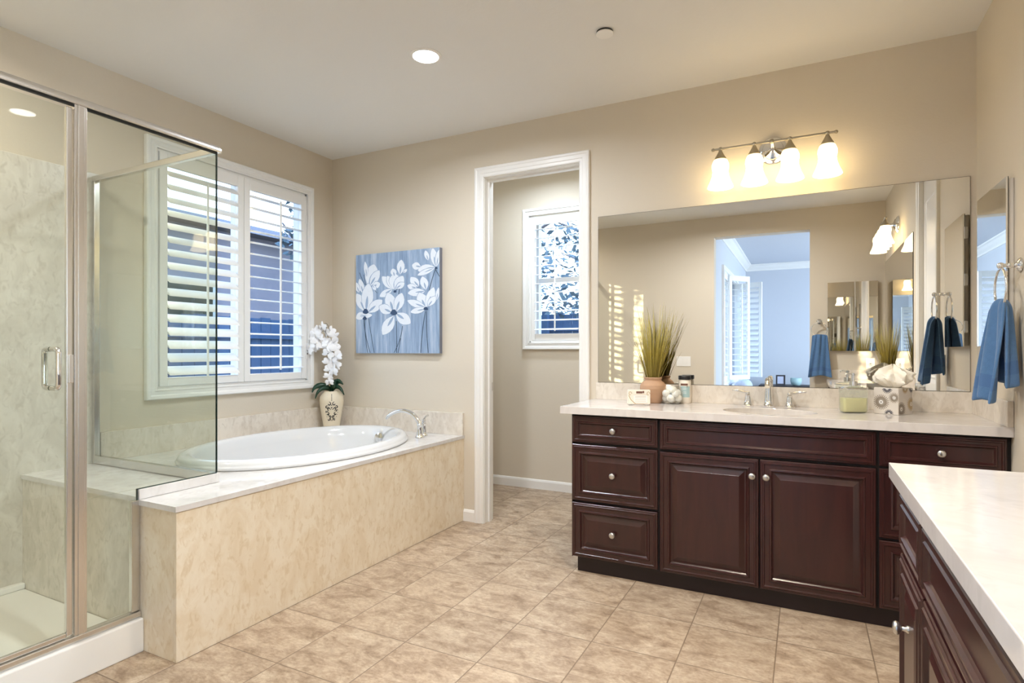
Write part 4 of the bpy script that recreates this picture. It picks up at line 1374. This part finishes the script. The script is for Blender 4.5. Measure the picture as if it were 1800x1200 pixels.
# ------------------------------------------------------------------ ceiling fittings
def downlight(label, x, y, power, col=(0.97, 0.98, 1.0), spread=165):
    t = thing('recessed_downlight', label, 'ceiling light', (x, y, ZC))
    r = new(); lathe(r, [(0.066, 0.0), (0.068, -0.006), (0.078, -0.005), (0.084, -0.002), (0.084, 0.0)], (x, y, ZC - 0.0005), 48, cap=False)
    obj('trim_ring', r, M['trim'], t, smooth=40)
    l = new(); lathe(l, [(0.066, 0.0), (0.066, -0.004), (0.060, -0.006)], (x, y, ZC - 0.0005), 40)
    obj('lens', l, M['lens'], t, smooth=40)
    ld = bpy.data.lights.new('downlight_lamp', 'AREA'); ld.shape = 'DISK'; ld.size = 0.12; ld.energy = power; ld.color = col; ld.spread = math.radians(spread)
    lo = bpy.data.objects.new('downlight_lamp', ld); lo.location = (x, y, ZC - 0.009); C.objects.link(lo)
downlight('glowing round recessed downlight in the ceiling over the bathtub side', -1.79, 2.507, 20, (0.84, 0.91, 1.0))
downlight('recessed downlight in the ceiling over the shower, out of view', -2.95, 0.75, 11, (1.0, 0.93, 0.82))
downlight('unseen downlight added near the bedroom doorway as room fill', -0.75, 1.05, 26)  # unseen lamp, added as general fill for the room
downlight('recessed downlight in the ceiling in front of the long vanity, out of view', -0.30, 1.90, 13, (1.0, 0.88, 0.70), 120)
downlight('unseen downlight added to brighten the toilet room', -1.9, 4.05, 12, (0.72, 0.85, 1.0))  # no lamp known here; added to lift the dim alcove with cool light
b = new(); lathe(b, [(0.040, -0.014), (0.042, -0.012), (0.042, -0.009)][::-1], (-0.875, 2.717, ZC), 40)
lathe(b, [(0.0405, -0.009), (0.0405, -0.0005)], (-0.875, 2.717, ZC), 40, mi=1)  # black ring paints the shadow gap above the cover
tag(obj('ceiling_sprinkler_cover', b, [M['white'], M['gasket_and_shade']], smooth=40), 'small round white sprinkler cover on the ceiling', 'sprinkler cover')

# ------------------------------------------------------------------ towel rings and towels (local: u along wall, n out)
def towel_ring(label, fr, uc, vc):
    t = thing('towel_ring', label, 'towel ring', fr(uc, vc, 0), group='towel rings')
    m = new()
    lathe(m, [(0.026, 0.0005), (0.028, 0.004), (0.024, 0.010), (0.015, 0.014), (0.010, 0.020), (0.009, 0.030), (0.0125, 0.036), (0.008, 0.042), (0.0075, 0.052), (0.010, 0.056)], fr(uc, vc, 0), 28, axis=fr.n)
    ball(m, fr(uc, vc, 0.064), 0.0125)
    obj('mount', m, M['chrome'], t, smooth=40)
    r = new(); rr_ = 0.076
    tube(r, [fr(uc + rr_ * math.sin(a), vc - 0.012 - rr_ + rr_ * math.cos(a), 0.064) for a in [2 * PI * i / 40 for i in range(40)]], 0.0045, 10, closed=True)
    obj('ring', r, M['chrome'], t, smooth=60)
def towel(label, fr, uc, vtop, front_len, back_len, n0=0.064, wtop=0.075, wbot=0.125, nf=0.13, nb=0.035, seed=1, pleat=0.016, skew=0.0, rise=0.0):
    r = random.Random(seed)
    NS, NW = 44, 40
    bm = new()
    tot = front_len + back_len
    ph = r.uniform(0, 6)
    rows = []
    for i in range(NS + 1):
        s = i / NS * tot
        row = []
        for j in range(NW + 1):
            w = j / NW * 2 - 1
            if s < front_len:
                d = front_len - s; side = 1; ln = front_len; nn = nf
            else:
                d = s - front_len; side = -1; ln = back_len; nn = nb
            k = min(1.0, d / ln)
            kk = k ** 1.15
            half = (wtop + (wbot - wtop) * kk) / 2 * (1.0 if side > 0 else 0.92)
            bend = min(1.0, d / 0.03)
            n = n0 + side * 0.010 * math.sin(bend * PI / 2) + (nn - n0 - side * 0.010) * (kk * 0.9) * bend
            z = vtop - max(0.0, d - 0.006) + 0.010 * (1 - bend)
            z -= 0.012 * (w * w) * (1 - kk)
            pl = pleat * (0.55 + 0.45 * kk) * math.sin(w * 5.2 + ph + side * 0.8) + 0.006 * math.sin(w * 11 + 1.3 * ph + d * 9)
            n += pl * (0.35 + 0.65 * bend)
            z += 0.012 * k * math.sin(w * 3 + ph) + rise * w * k
            row.append(bm.verts.new(fr(uc + w * half + skew * kk * side, z, max(0.014, n))))
        rows.append(row)
    for a, (r0, r1) in enumerate(zip(rows[:-1], rows[1:])):
        s = (a + 0.5) / NS * tot
        d = abs(front_len - s); ln = front_len if s < front_len else back_len
        band = ln - 0.105 < d < ln - 0.055
        for j in range(NW):
            f = bm.faces.new((r0[j], r0[j + 1], r1[j + 1], r1[j]))
            f.material_index = 1 if band else 0
    o = obj('hand_towel', bm, [M['towel'], M['towel_band']], smooth=80)
    sm = o.modifiers.new('thick', 'SOLIDIFY'); sm.thickness = 0.010; sm.offset = 0
    sb = o.modifiers.new('sub', 'SUBSURF'); sb.levels = 1; sb.render_levels = 1
    tag(o, label, 'towel', 'hand towels on rings')
    return o
towel_ring('chrome towel ring on the right wall holding the near blue towel', fC, 2.875, 1.552)
towel('blue terry hand towel hanging from the ring on the right wall', fC, 2.872, 1.415, 0.395, 0.335, nf=0.125, nb=0.040, wtop=0.10, wbot=0.165, seed=3, pleat=0.020)
towel_ring('chrome towel ring beside the bedroom doorway, seen in the long mirror', fO, 0.135, 1.535)
towel('blue hand towel beside the bedroom doorway, seen reflected in the long mirror', fO, 0.14, 1.39, 0.455, 0.40, nf=0.085, nb=0.05, wtop=0.145, wbot=0.23, seed=8, pleat=0.010)

# ------------------------------------------------------------------ switch plates
def plate(name, label, cat, fr, uc, vc, w, h, kinds):
    t = thing(name, label, cat, fr(uc, vc, 0))
    p = new(); fbox(p, fr, uc - w / 2, uc + w / 2, vc - h / 2, vc + h / 2, 0.0005, 0.006)
    obj('cover_plate', p, M['white'], t, bevel=0.002)
    n = len(kinds)
    for i, k in enumerate(kinds):
        u = uc + (i - (n - 1) / 2) * 0.046
        q = new(); fbox(q, fr, u - 0.0165, u + 0.0165, vc - 0.033, vc + 0.033, 0.006, 0.009)
        if k == 'outlet':
            for dv in (-0.019, 0.019):
                for du in (-0.006, 0.006):
                    fbox(q, fr, u + du - 0.001, u + du + 0.001, vc + dv - 0.004, vc + dv + 0.004, 0.009, 0.0094, 1)
            fbox(q, fr, u - 0.007, u + 0.007, vc - 0.003, vc + 0.003, 0.009, 0.0096, 1)
        obj('outlet' if k == 'outlet' else 'rocker_switch', q, [M['white'], M['switchmark']], t)
plate('light_switch', 'white double rocker switch plate seen in the mirror beside the dried grass', 'light switch', fO, -1.300, 1.09, 0.165, 0.118, ['s', 's'])
plate('wall_outlet', 'white outlet plate seen in the mirror above the tissue box', 'outlet', fO, 0.61, 1.082, 0.078, 0.118, ['outlet'])
plate('wall_outlet', 'white outlet plate low on the right wall beneath the towel', 'outlet', fC, 2.78, 1.137, 0.078, 0.118, ['outlet'])

# ------------------------------------------------------------------ things on the counters
def grass_vase(label, x, y, seed):
    r = random.Random(seed)
    t = thing('grass_vase', label, 'vase', (0, 0, 0), group='vases of dried grass')
    v = new()
    pr = [(0.044, 0.0), (0.048, 0.004), (0.062, 0.03), (0.073, 0.062), (0.0765, 0.085), (0.074, 0.105), (0.062, 0.122), (0.050, 0.130), (0.047, 0.134), (0.049, 0.140), (0.053, 0.147), (0.050, 0.151), (0.044, 0.148), (0.041, 0.13), (0.040, 0.10)]
    pp = []
    for i, (a, z) in enumerate(pr):
        pp.append((a, z))
    fine = []
    for (a0, z0), (a1, z1) in zip(pp[:7], pp[1:8]):
        n = max(1, int((z1 - z0) / 0.003))
        for k in range(n):
            z = z0 + (z1 - z0) * k / n
            fine.append((a0 + (a1 - a0) * k / n + (0.0006 if (int(z / 0.003) % 2) else -0.0004), z))
    lathe(v, fine + pp[7:], (0, 0, 0), 40)
    obj('vase', v, M['terracotta'], t, smooth=50, local=True)
    g = new()
    for i in range(210):
        a = r.uniform(0, 2 * PI)
        sp = abs(r.gauss(0, 0.55))
        sp = min(sp, 1.5)
        h = r.uniform(0.32, 0.60) * (1 - 0.10 * sp)
        d = Vector((math.cos(a), math.sin(a), 0))
        b0 = d * r.uniform(0.0, 0.034) + Vector((0, 0, 0.10))
        tip = b0 + d * (0.04 + 0.085 * sp) * (h / 0.45) + Vector((0, 0, h - 0.10))
        mid = b0 + d * (0.02 + 0.03 * sp) * (h / 0.45) + Vector((0, 0, (h - 0.1) * 0.55))
        if i < 5:
            tip = b0 + d * r.uniform(0.18, 0.24) + Vector((0, 0, h * 0.62)); mid = b0 + d * 0.07 + Vector((0, 0, h * 0.38))
        for wdir in (Vector((0, 1, 0)), Vector((math.cos(-1.9), math.sin(-1.9), 0))):
            for q_ in (tip, mid):
                over = q_.dot(wdir) - 0.085
                if over > 0:
                    q_ -= wdir * (over * 0.9)
        side = Vector((-d.y, d.x, 0)) * math.cos(r.uniform(0, PI)) + d * math.sin(r.uniform(0, PI)) * 0.6
        side.normalize()
        prev = None
        wd = r.uniform(0.0016, 0.0032)
        for k in range(6):
            s = k / 5
            p = b0 * (1 - s) ** 2 + mid * 2 * s * (1 - s) + tip * s * s
            w = wd * (1 - s) ** 0.7 + 0.0002
            th = d * 0.0006
            q = [g.verts.new(p + side * w), g.verts.new(p + th), g.verts.new(p - side * w)]
            if prev:
                for m_ in range(2):
                    g.faces.new((prev[m_], prev[m_ + 1], q[m_ + 1], q[m_]))
            prev = q
    go = obj('dried_grass', g, M['grass'], t, local=True)
    return place(t, (x, y, ZV))
gv = grass_vase('terracotta vase of tall dried grass beside the cotton ball bowl', -0.800, 3.405, 21)
dup(gv, (0.63, 1.22, ZV), 1.9, 'vase of dried grass on the near counter, seen in the mirror above the tissue box')

# gift soap box
sb = thing('soap_box', 'small cream boxed soap with gold printing in front of the dried grass vase', 'soap box', (-0.842, 3.235, ZV), math.radians(22))
b = new(); box(b, -0.062, 0.062, -0.02, 0.02, 0.006, 0.086)
obj('carton', b, M['jarbody'], sb, bevel=0.002, local=True)
b = new()
for x in (-0.045, 0.045):
    box(b, x - 0.012, x + 0.012, -0.021, 0.021, 0.0, 0.008)
obj('foot', b, M['nickel'], sb, bevel=0.002, local=True)
b = new()
fs = Fr((0, -0.0203, 0), (1, 0, 0), (0, -1, 0))
fbox(b, fs, -0.030, 0.046, 0.012, 0.058, 0, 0.0006, 0)
for u0_, u1_, a, c in ((-0.031, 0.047, 0.0575, 0.0585), (-0.031, 0.047, 0.0115, 0.0125)):
    fbox(b, fs, u0_, u1_, a, c, 0.0006, 0.0009, 1)
for a in (0.022, 0.032, 0.042, 0.049):
    fbox(b, fs, -0.022, 0.038, a, a + 0.0012, 0.0006, 0.0009, 1)
fbox(b, fs, -0.016, 0.018, 0.066, 0.078, 0, 0.0007, 2)
fbox(b, fs, 0.019, 0.028, 0.068, 0.080, 0, 0.0007, 2)
for q in range(2):
    cx = -0.050 + 0.1 * q
    pts = [fs(cx + 0.010 * math.cos(a) * (1 - a / 9), 0.064 + 0.014 * math.sin(a) * (1 - a / 9), 0.0006) for a in [0.5 * i for i in range(12)]]
    tube(b, pts, 0.0012, 5, mi=1)
tube(b, [fs(-0.058, 0.055, 0.0006), fs(-0.045, 0.030, 0.0006), fs(-0.020, 0.008, 0.0006)], 0.0016, 5, mi=1)
obj('print', b, [M['white'], M['gold'], M['label_brown']], sb, local=True, label='gold scrolls and a brown stamp around a ruled label')

# cotton ball bowl
BX_, BY_ = -0.69, 3.395
b = new(); lathe(b, [(0.030, 0.0), (0.040, 0.003), (0.056, 0.018), (0.065, 0.045), (0.063, 0.072), (0.054, 0.094), (0.046, 0.103), (0.044, 0.103), (0.052, 0.092), (0.0605, 0.072), (0.0625, 0.045), (0.054, 0.020), (0.040, 0.006), (0.02, 0.005)], (BX_, BY_, ZV), 40)
tag(obj('glass_bowl', b, M['bowlglass'], smooth=60), 'round clear glass bowl of cotton balls on the sink counter', 'bowl')
rc = random.Random(4)
cb = None
cpos = [(0, 0, 0.028), (0.036, 0, 0.034), (-0.036, 0.0, 0.034), (0, 0.036, 0.034), (0, -0.036, 0.034), (0.027, -0.027, 0.062), (-0.027, -0.027, 0.062), (0.027, 0.027, 0.062), (-0.027, 0.027, 0.064), (0.0, -0.004, 0.074), (0.012, -0.03, 0.083), (-0.02, 0.012, 0.088)]
for i, (x, y, z) in enumerate(cpos):
    if cb is None:
        b = new(); ball(b, (0, 0, 0), 0.0225, u=16, v=10, s=(1, 1, 0.9))
        for v in b.verts:
            v.co *= 1 + rc.uniform(-0.05, 0.05)
        cb = obj('cotton_ball', b, M['cotton'], smooth=80)
        tag(cb, 'white cotton ball in the round glass bowl', 'cotton ball', 'cotton balls in the glass bowl')
        o = cb
    else:
        o = cb.copy(); C.objects.link(o)
    o.location = (BX_ + x, BY_ + y, ZV + z)
    o.rotation_euler = (rc.uniform(0, 6), rc.uniform(0, 6), rc.uniform(0, 6))

# lotion jar
jx, jy = -0.630, 3.470
jr = thing('lotion_jar', 'cream lotion jar with a black lid behind the cotton ball bowl', 'jar', (jx, jy, ZV))
b = new(); lathe(b, [(0.031, 0.0), (0.034, 0.004), (0.0345, 0.06), (0.0345, 0.130), (0.032, 0.136), (0.030, 0.138)], (jx, jy, ZV), 36)
jb = obj('jar_body', b, M['jarbody'], jr, smooth=40)
b = new(); lathe(b, [(0.033, 0.138), (0.036, 0.139), (0.036, 0.158), (0.034, 0.161)], (jx, jy, ZV), 36)
obj('lid', b, M['black'], jr, smooth=40)
def cyl_patch(bm, a0, a1, z0, z1, r, mi):
    n = 10
    fa = math.atan2(-jy, -jx)
    vs = [[bm.verts.new((jx + r * math.cos(fa + a0 + (a1 - a0) * i / n), jy + r * math.sin(fa + a0 + (a1 - a0) * i / n), ZV + z)) for i in range(n + 1)] for z in (z0, z1)]
    for i in range(n):
        bm.faces.new((vs[0][i], vs[0][i + 1], vs[1][i + 1], vs[1][i])).material_index = mi
b = new(); cyl_patch(b, -0.7, 0.9, 0.036, 0.100, 0.0350, 0); cyl_patch(b, -0.7, 0.5, 0.104, 0.116, 0.0350, 1)
for z in (0.088, 0.080, 0.066, 0.058):
    cyl_patch(b, -0.45, 0.25, z, z + 0.0025, 0.0353, 2)
cyl_patch(b, 0.35, 0.45, 0.094, 0.102, 0.0353, 1)
obj('label', b, [M['label_teal'], M['label_brown'], M['white']], jb, label='teal and brown paper label')

# square soap dispenser
def dispenser(label, rot, x, y):
    t = thing('soap_dispenser', label, 'soap dispenser', (0, 0, 0))
    def rr_ring(w, d, z, c=0.012):
        pts = []
        for sx, sy, a0 in ((1, 1, 0), (-1, 1, PI / 2), (-1, -1, PI), (1, -1, 3 * PI / 2)):
            for k in range(5):
                a = a0 + k * PI / 8
                pts.append(Vector((sx * (w / 2 - c) + c * math.cos(a), sy * (d / 2 - c) + c * math.sin(a), z)))
        return pts
    w, d = 0.118, 0.062
    g = new()
    ring_loft(g, [rr_ring(w - 0.012, d - 0.012, 0.0), rr_ring(w, d, 0.006), rr_ring(w, d, 0.112), rr_ring(w - 0.006, d - 0.006, 0.122), rr_ring(w - 0.05, d - 0.026, 0.130, 0.008), rr_ring(0.034, 0.034, 0.133, 0.0165), rr_ring(0.034, 0.034, 0.140, 0.0165)])
    body = obj('bottle', g, M['bottleglass'], t, smooth=50, local=True, label='clear rectangular glass bottle')
    l = new(); ring_loft(l, [rr_ring(w - 0.016, d - 0.016, 0.005, 0.010), rr_ring(w - 0.008, d - 0.008, 0.010, 0.010), rr_ring(w - 0.008, d - 0.008, 0.074, 0.010)])
    obj('liquid_soap', l, M['soap_liquid'], body, smooth=50, local=True, label='pale yellow liquid soap')
    r_ = new()
    rim = rr_ring(w - 0.004, d - 0.004, 0.121)
    tube(r_, [p + Vector((0, 0, 0.003 * math.sin(i * 1.2))) for i, p in enumerate(rim)], 0.005, 8, closed=True)
    obj('rim', r_, M['chrome'], t, smooth=60, local=True)
    c_ = new(); lathe(c_, [(0.0185, 0.134), (0.0185, 0.156), (0.014, 0.158), (0.0075, 0.159), (0.0075, 0.186), (0.010, 0.187), (0.010, 0.196), (0.004, 0.197)], (0, 0, 0), 24)
    tube(c_, [(0, 0, 0.191), (-0.03, 0.0, 0.193), (-0.038, 0, 0.187)], [0.005, 0.0045, 0.004], 10)
    obj('pump', c_, M['chrome'], t, smooth=45, local=True)
    return place(t, (x, y, ZV), rot)
sd1 = dispenser('rectangular glass dispenser of yellow soap beside the tissue box', math.radians(24), 0.212, 3.31)
dup(sd1, (0.515, 1.70, ZV), -1.2, 'soap dispenser on the near counter, its pump seen in the mirror')

# tissue box
ang = math.atan2(0.091, 0.065) - PI / 2
tb = thing('tissue_box', 'grey tissue box printed with flowers beside the soap dispenser', 'tissue box', (0.381, 3.345, ZV), math.radians(-35.5))
HB = 0.058
b = new(); box(b, -HB, HB, -HB, HB, 0.0, 0.128)
tbx = obj('carton', b, M['cardboard'], tb, bevel=0.003, local=True)
b = new()
def daisy(fr, cu, cv, R_, n, mi, clip=None):
    for i in range(n):
        a = 2 * PI * i / n
        for r0, r1, wd, ly in ((0.30, 1.0, 0.55, 0), (0.2, 0.72, 0.5, 1)):
            q = []
            for s, k in ((r0, 0.3), ((r0 + r1) * 0.55, 1.0), (r1 * 0.93, 0.7), (r1, 0.0), (r1 * 0.93, -0.7), ((r0 + r1) * 0.55, -1.0), (r0, -0.3)):
                da = k * wd * PI / n
                u, v = cu + R_ * s * math.cos(a + da + ly * PI / n), cv + R_ * s * math.sin(a + da + ly * PI / n)
                u = max(-HB + 0.001, min(HB - 0.001, u)); v = max(0.004, min(0.125, v))
                q.append(fr(u, v, 0.0004 + 0.0002 * ly))
            try:
                b.faces.new([b.verts.new(p) for p in q]).material_index = mi
            except ValueError:
                pass
    for rad, m_, h in ((0.24, 0, 0.0009), (0.10, mi, 0.0012)):
        pts = [fr(max(-HB + .001, min(HB - .001, cu + R_ * rad * math.cos(a))), max(.004, min(.125, cv + R_ * rad * math.sin(a))), h) for a in [2 * PI * k / 16 for k in range(16)]]
        b.faces.new([b.verts.new(p) for p in pts]).material_index = m_
fl = Fr((0, -HB, 0), (1, 0, 0), (0, -1, 0))
fr_ = Fr((HB, 0, 0), (0, 1, 0), (1, 0, 0))
fbk = Fr((0, HB, 0), (-1, 0, 0), (0, 1, 0))
daisy(fl, -0.022, 0.058, 0.038, 24, 1)
daisy(fl, 0.038, 0.082, 0.026, 20, 1)
daisy(fl, 0.006, 0.126, 0.026, 18, 2)
daisy(fl, 0.014, 0.004, 0.022, 16, 2)
daisy(fr_, -0.036, 0.028, 0.036, 22, 1)
daisy(fr_, 0.046, 0.050, 0.034, 22, 3)
daisy(fr_, -0.004, 0.124, 0.024, 18, 3)
daisy(fr_, 0.048, 0.124, 0.020, 16, 2)
daisy(fbk, 0.0, 0.06, 0.034, 20, 1)
obj('flower_print', b, [M['white'], M['flower_grey'], M['flower_dark'], M['flower_tan']], tbx, local=True)
b = new()
rt = random.Random(12)
N1, N2 = 72, 18
rings = []
ridge = lambda x: 1 - abs(math.sin(x))
for j in range(N2 + 1):
    s = j / N2
    rg = []
    for i in range(N1):
        a = 2 * PI * i / N1
        fold = 0.5 * ridge(2.5 * a + 1.1 + 1.3 * s) + 0.35 * ridge(4 * a - 2.2 * s) + 0.25 * ridge(7.5 * a + 5 * s)
        prof = 0.022 + 0.054 * min(1.0, s / 0.30) ** 0.8
        if s > 0.55:
            prof *= math.cos((s - 0.55) / 0.45 * PI * 0.48)
        rad = prof * (0.72 + 0.50 * fold)
        z = 0.127 + 0.105 * s ** 0.9 * (0.86 + 0.22 * ridge(1.5 * a + 0.4) + 0.12 * ridge(4.5 * a + 3 * s)) + 0.012 * (1 - abs(2 * s - 0.7)) * math.sin(3 * a)
        rg.append(Vector((rad * math.cos(a) * 1.12, rad * math.sin(a), max(0.1268, z))))
    rings.append(rg)
ring_loft(b, rings)
for v in b.verts:
    if v.co.z > 0.131:
        v.co += Vector((rt.uniform(-1, 1), rt.uniform(-1, 1), rt.uniform(-1, 1))) * 0.0018
tp = obj('tissue', b, M['paper'], tb, smooth=45, local=True, label='crumpled white tissue fluffed out of the top')

# ------------------------------------------------------------------ bedroom furniture seen in the mirror
ac = thing('upholstered_chair', 'pale blue rounded chair under the bedroom shutters, seen in the long mirror', 'chair', (-0.55, -1.7, 0.012))
b = new(); box(b, -0.84, -0.24, -2.02, -1.40, 0.16, 0.46); obj('seat', b, M['fabric'], ac, bevel=0.06, seg=4)
b = new(); box(b, -0.88, -0.68, -2.08, -1.34, 0.20, 0.80); obj('backrest', b, M['fabric'], ac, bevel=0.09, seg=4)
for x in (-0.80, -0.30):
    for y in (-1.98, -1.46):
        b = new(); lathe(b, [(0.015, 0.012), (0.025, 0.17)], (x, y, 0), 12); obj('leg', b, M['darkwood'], ac)
dr = thing('dresser', 'dark low dresser along the far bedroom wall, seen in the long mirror', 'dresser', (0.1, -4.03, 0.012))
b = new(); box(b, -0.72, 0.9, -4.28, -3.80, 0.012, 0.62); db = obj('body', b, M['darkwood'], dr, bevel=0.004)
fD = Fr((0, -3.80, 0), (1, 0, 0), (0, 1, 0))
for i in range(3):
    for j in range(3):
        b = new(); fbox(b, fD, -0.70 + i * 0.53, -0.19 + i * 0.53, 0.07 + j * 0.18, 0.235 + j * 0.18, 0, 0.015)
        d_ = obj('drawer', b, M['darkwood'], dr, bevel=0.004)
        k = new(); lathe(k, KNOB, fD(-0.445 + i * 0.53, 0.152 + j * 0.18, 0.015), 12, axis=(0, 1, 0)); obj('knob', k, M['nickel'], d_)
pf = thing('photo_frame', 'small dark picture frame on the dresser, seen in the long mirror', 'photo frame', (-0.38, -3.93, 0.62))
fP = Fr((-0.38, -3.93, 0.62), (1, 0, 0), (0, 0.97, 0.24), (0, -0.24, 0.97))
b = new(); sweep_frame(b, fP, -0.05, 0.05, 0.025, 0.155, [(0, 0), (0, 0.012), (0.024, 0.014), (0.024, 0)]); obj('frame', b, M['darkwood'], pf)
b = new(); fbox(b, fP, -0.05, 0.05, 0.025, 0.155, 0.0, 0.006); obj('picture', b, M['photo'], pf)
b = new(); lathe(b, [(0.05, 0.62), (0.075, 0.64), (0.09, 0.70), (0.085, 0.75), (0.08, 0.75), (0.08, 0.66)], (-0.14, -3.95, 0), 20)
tag(obj('decor_bowl', b, M['label_teal'], smooth=50), 'small teal bowl beside the picture frame, seen in the long mirror', 'bowl')
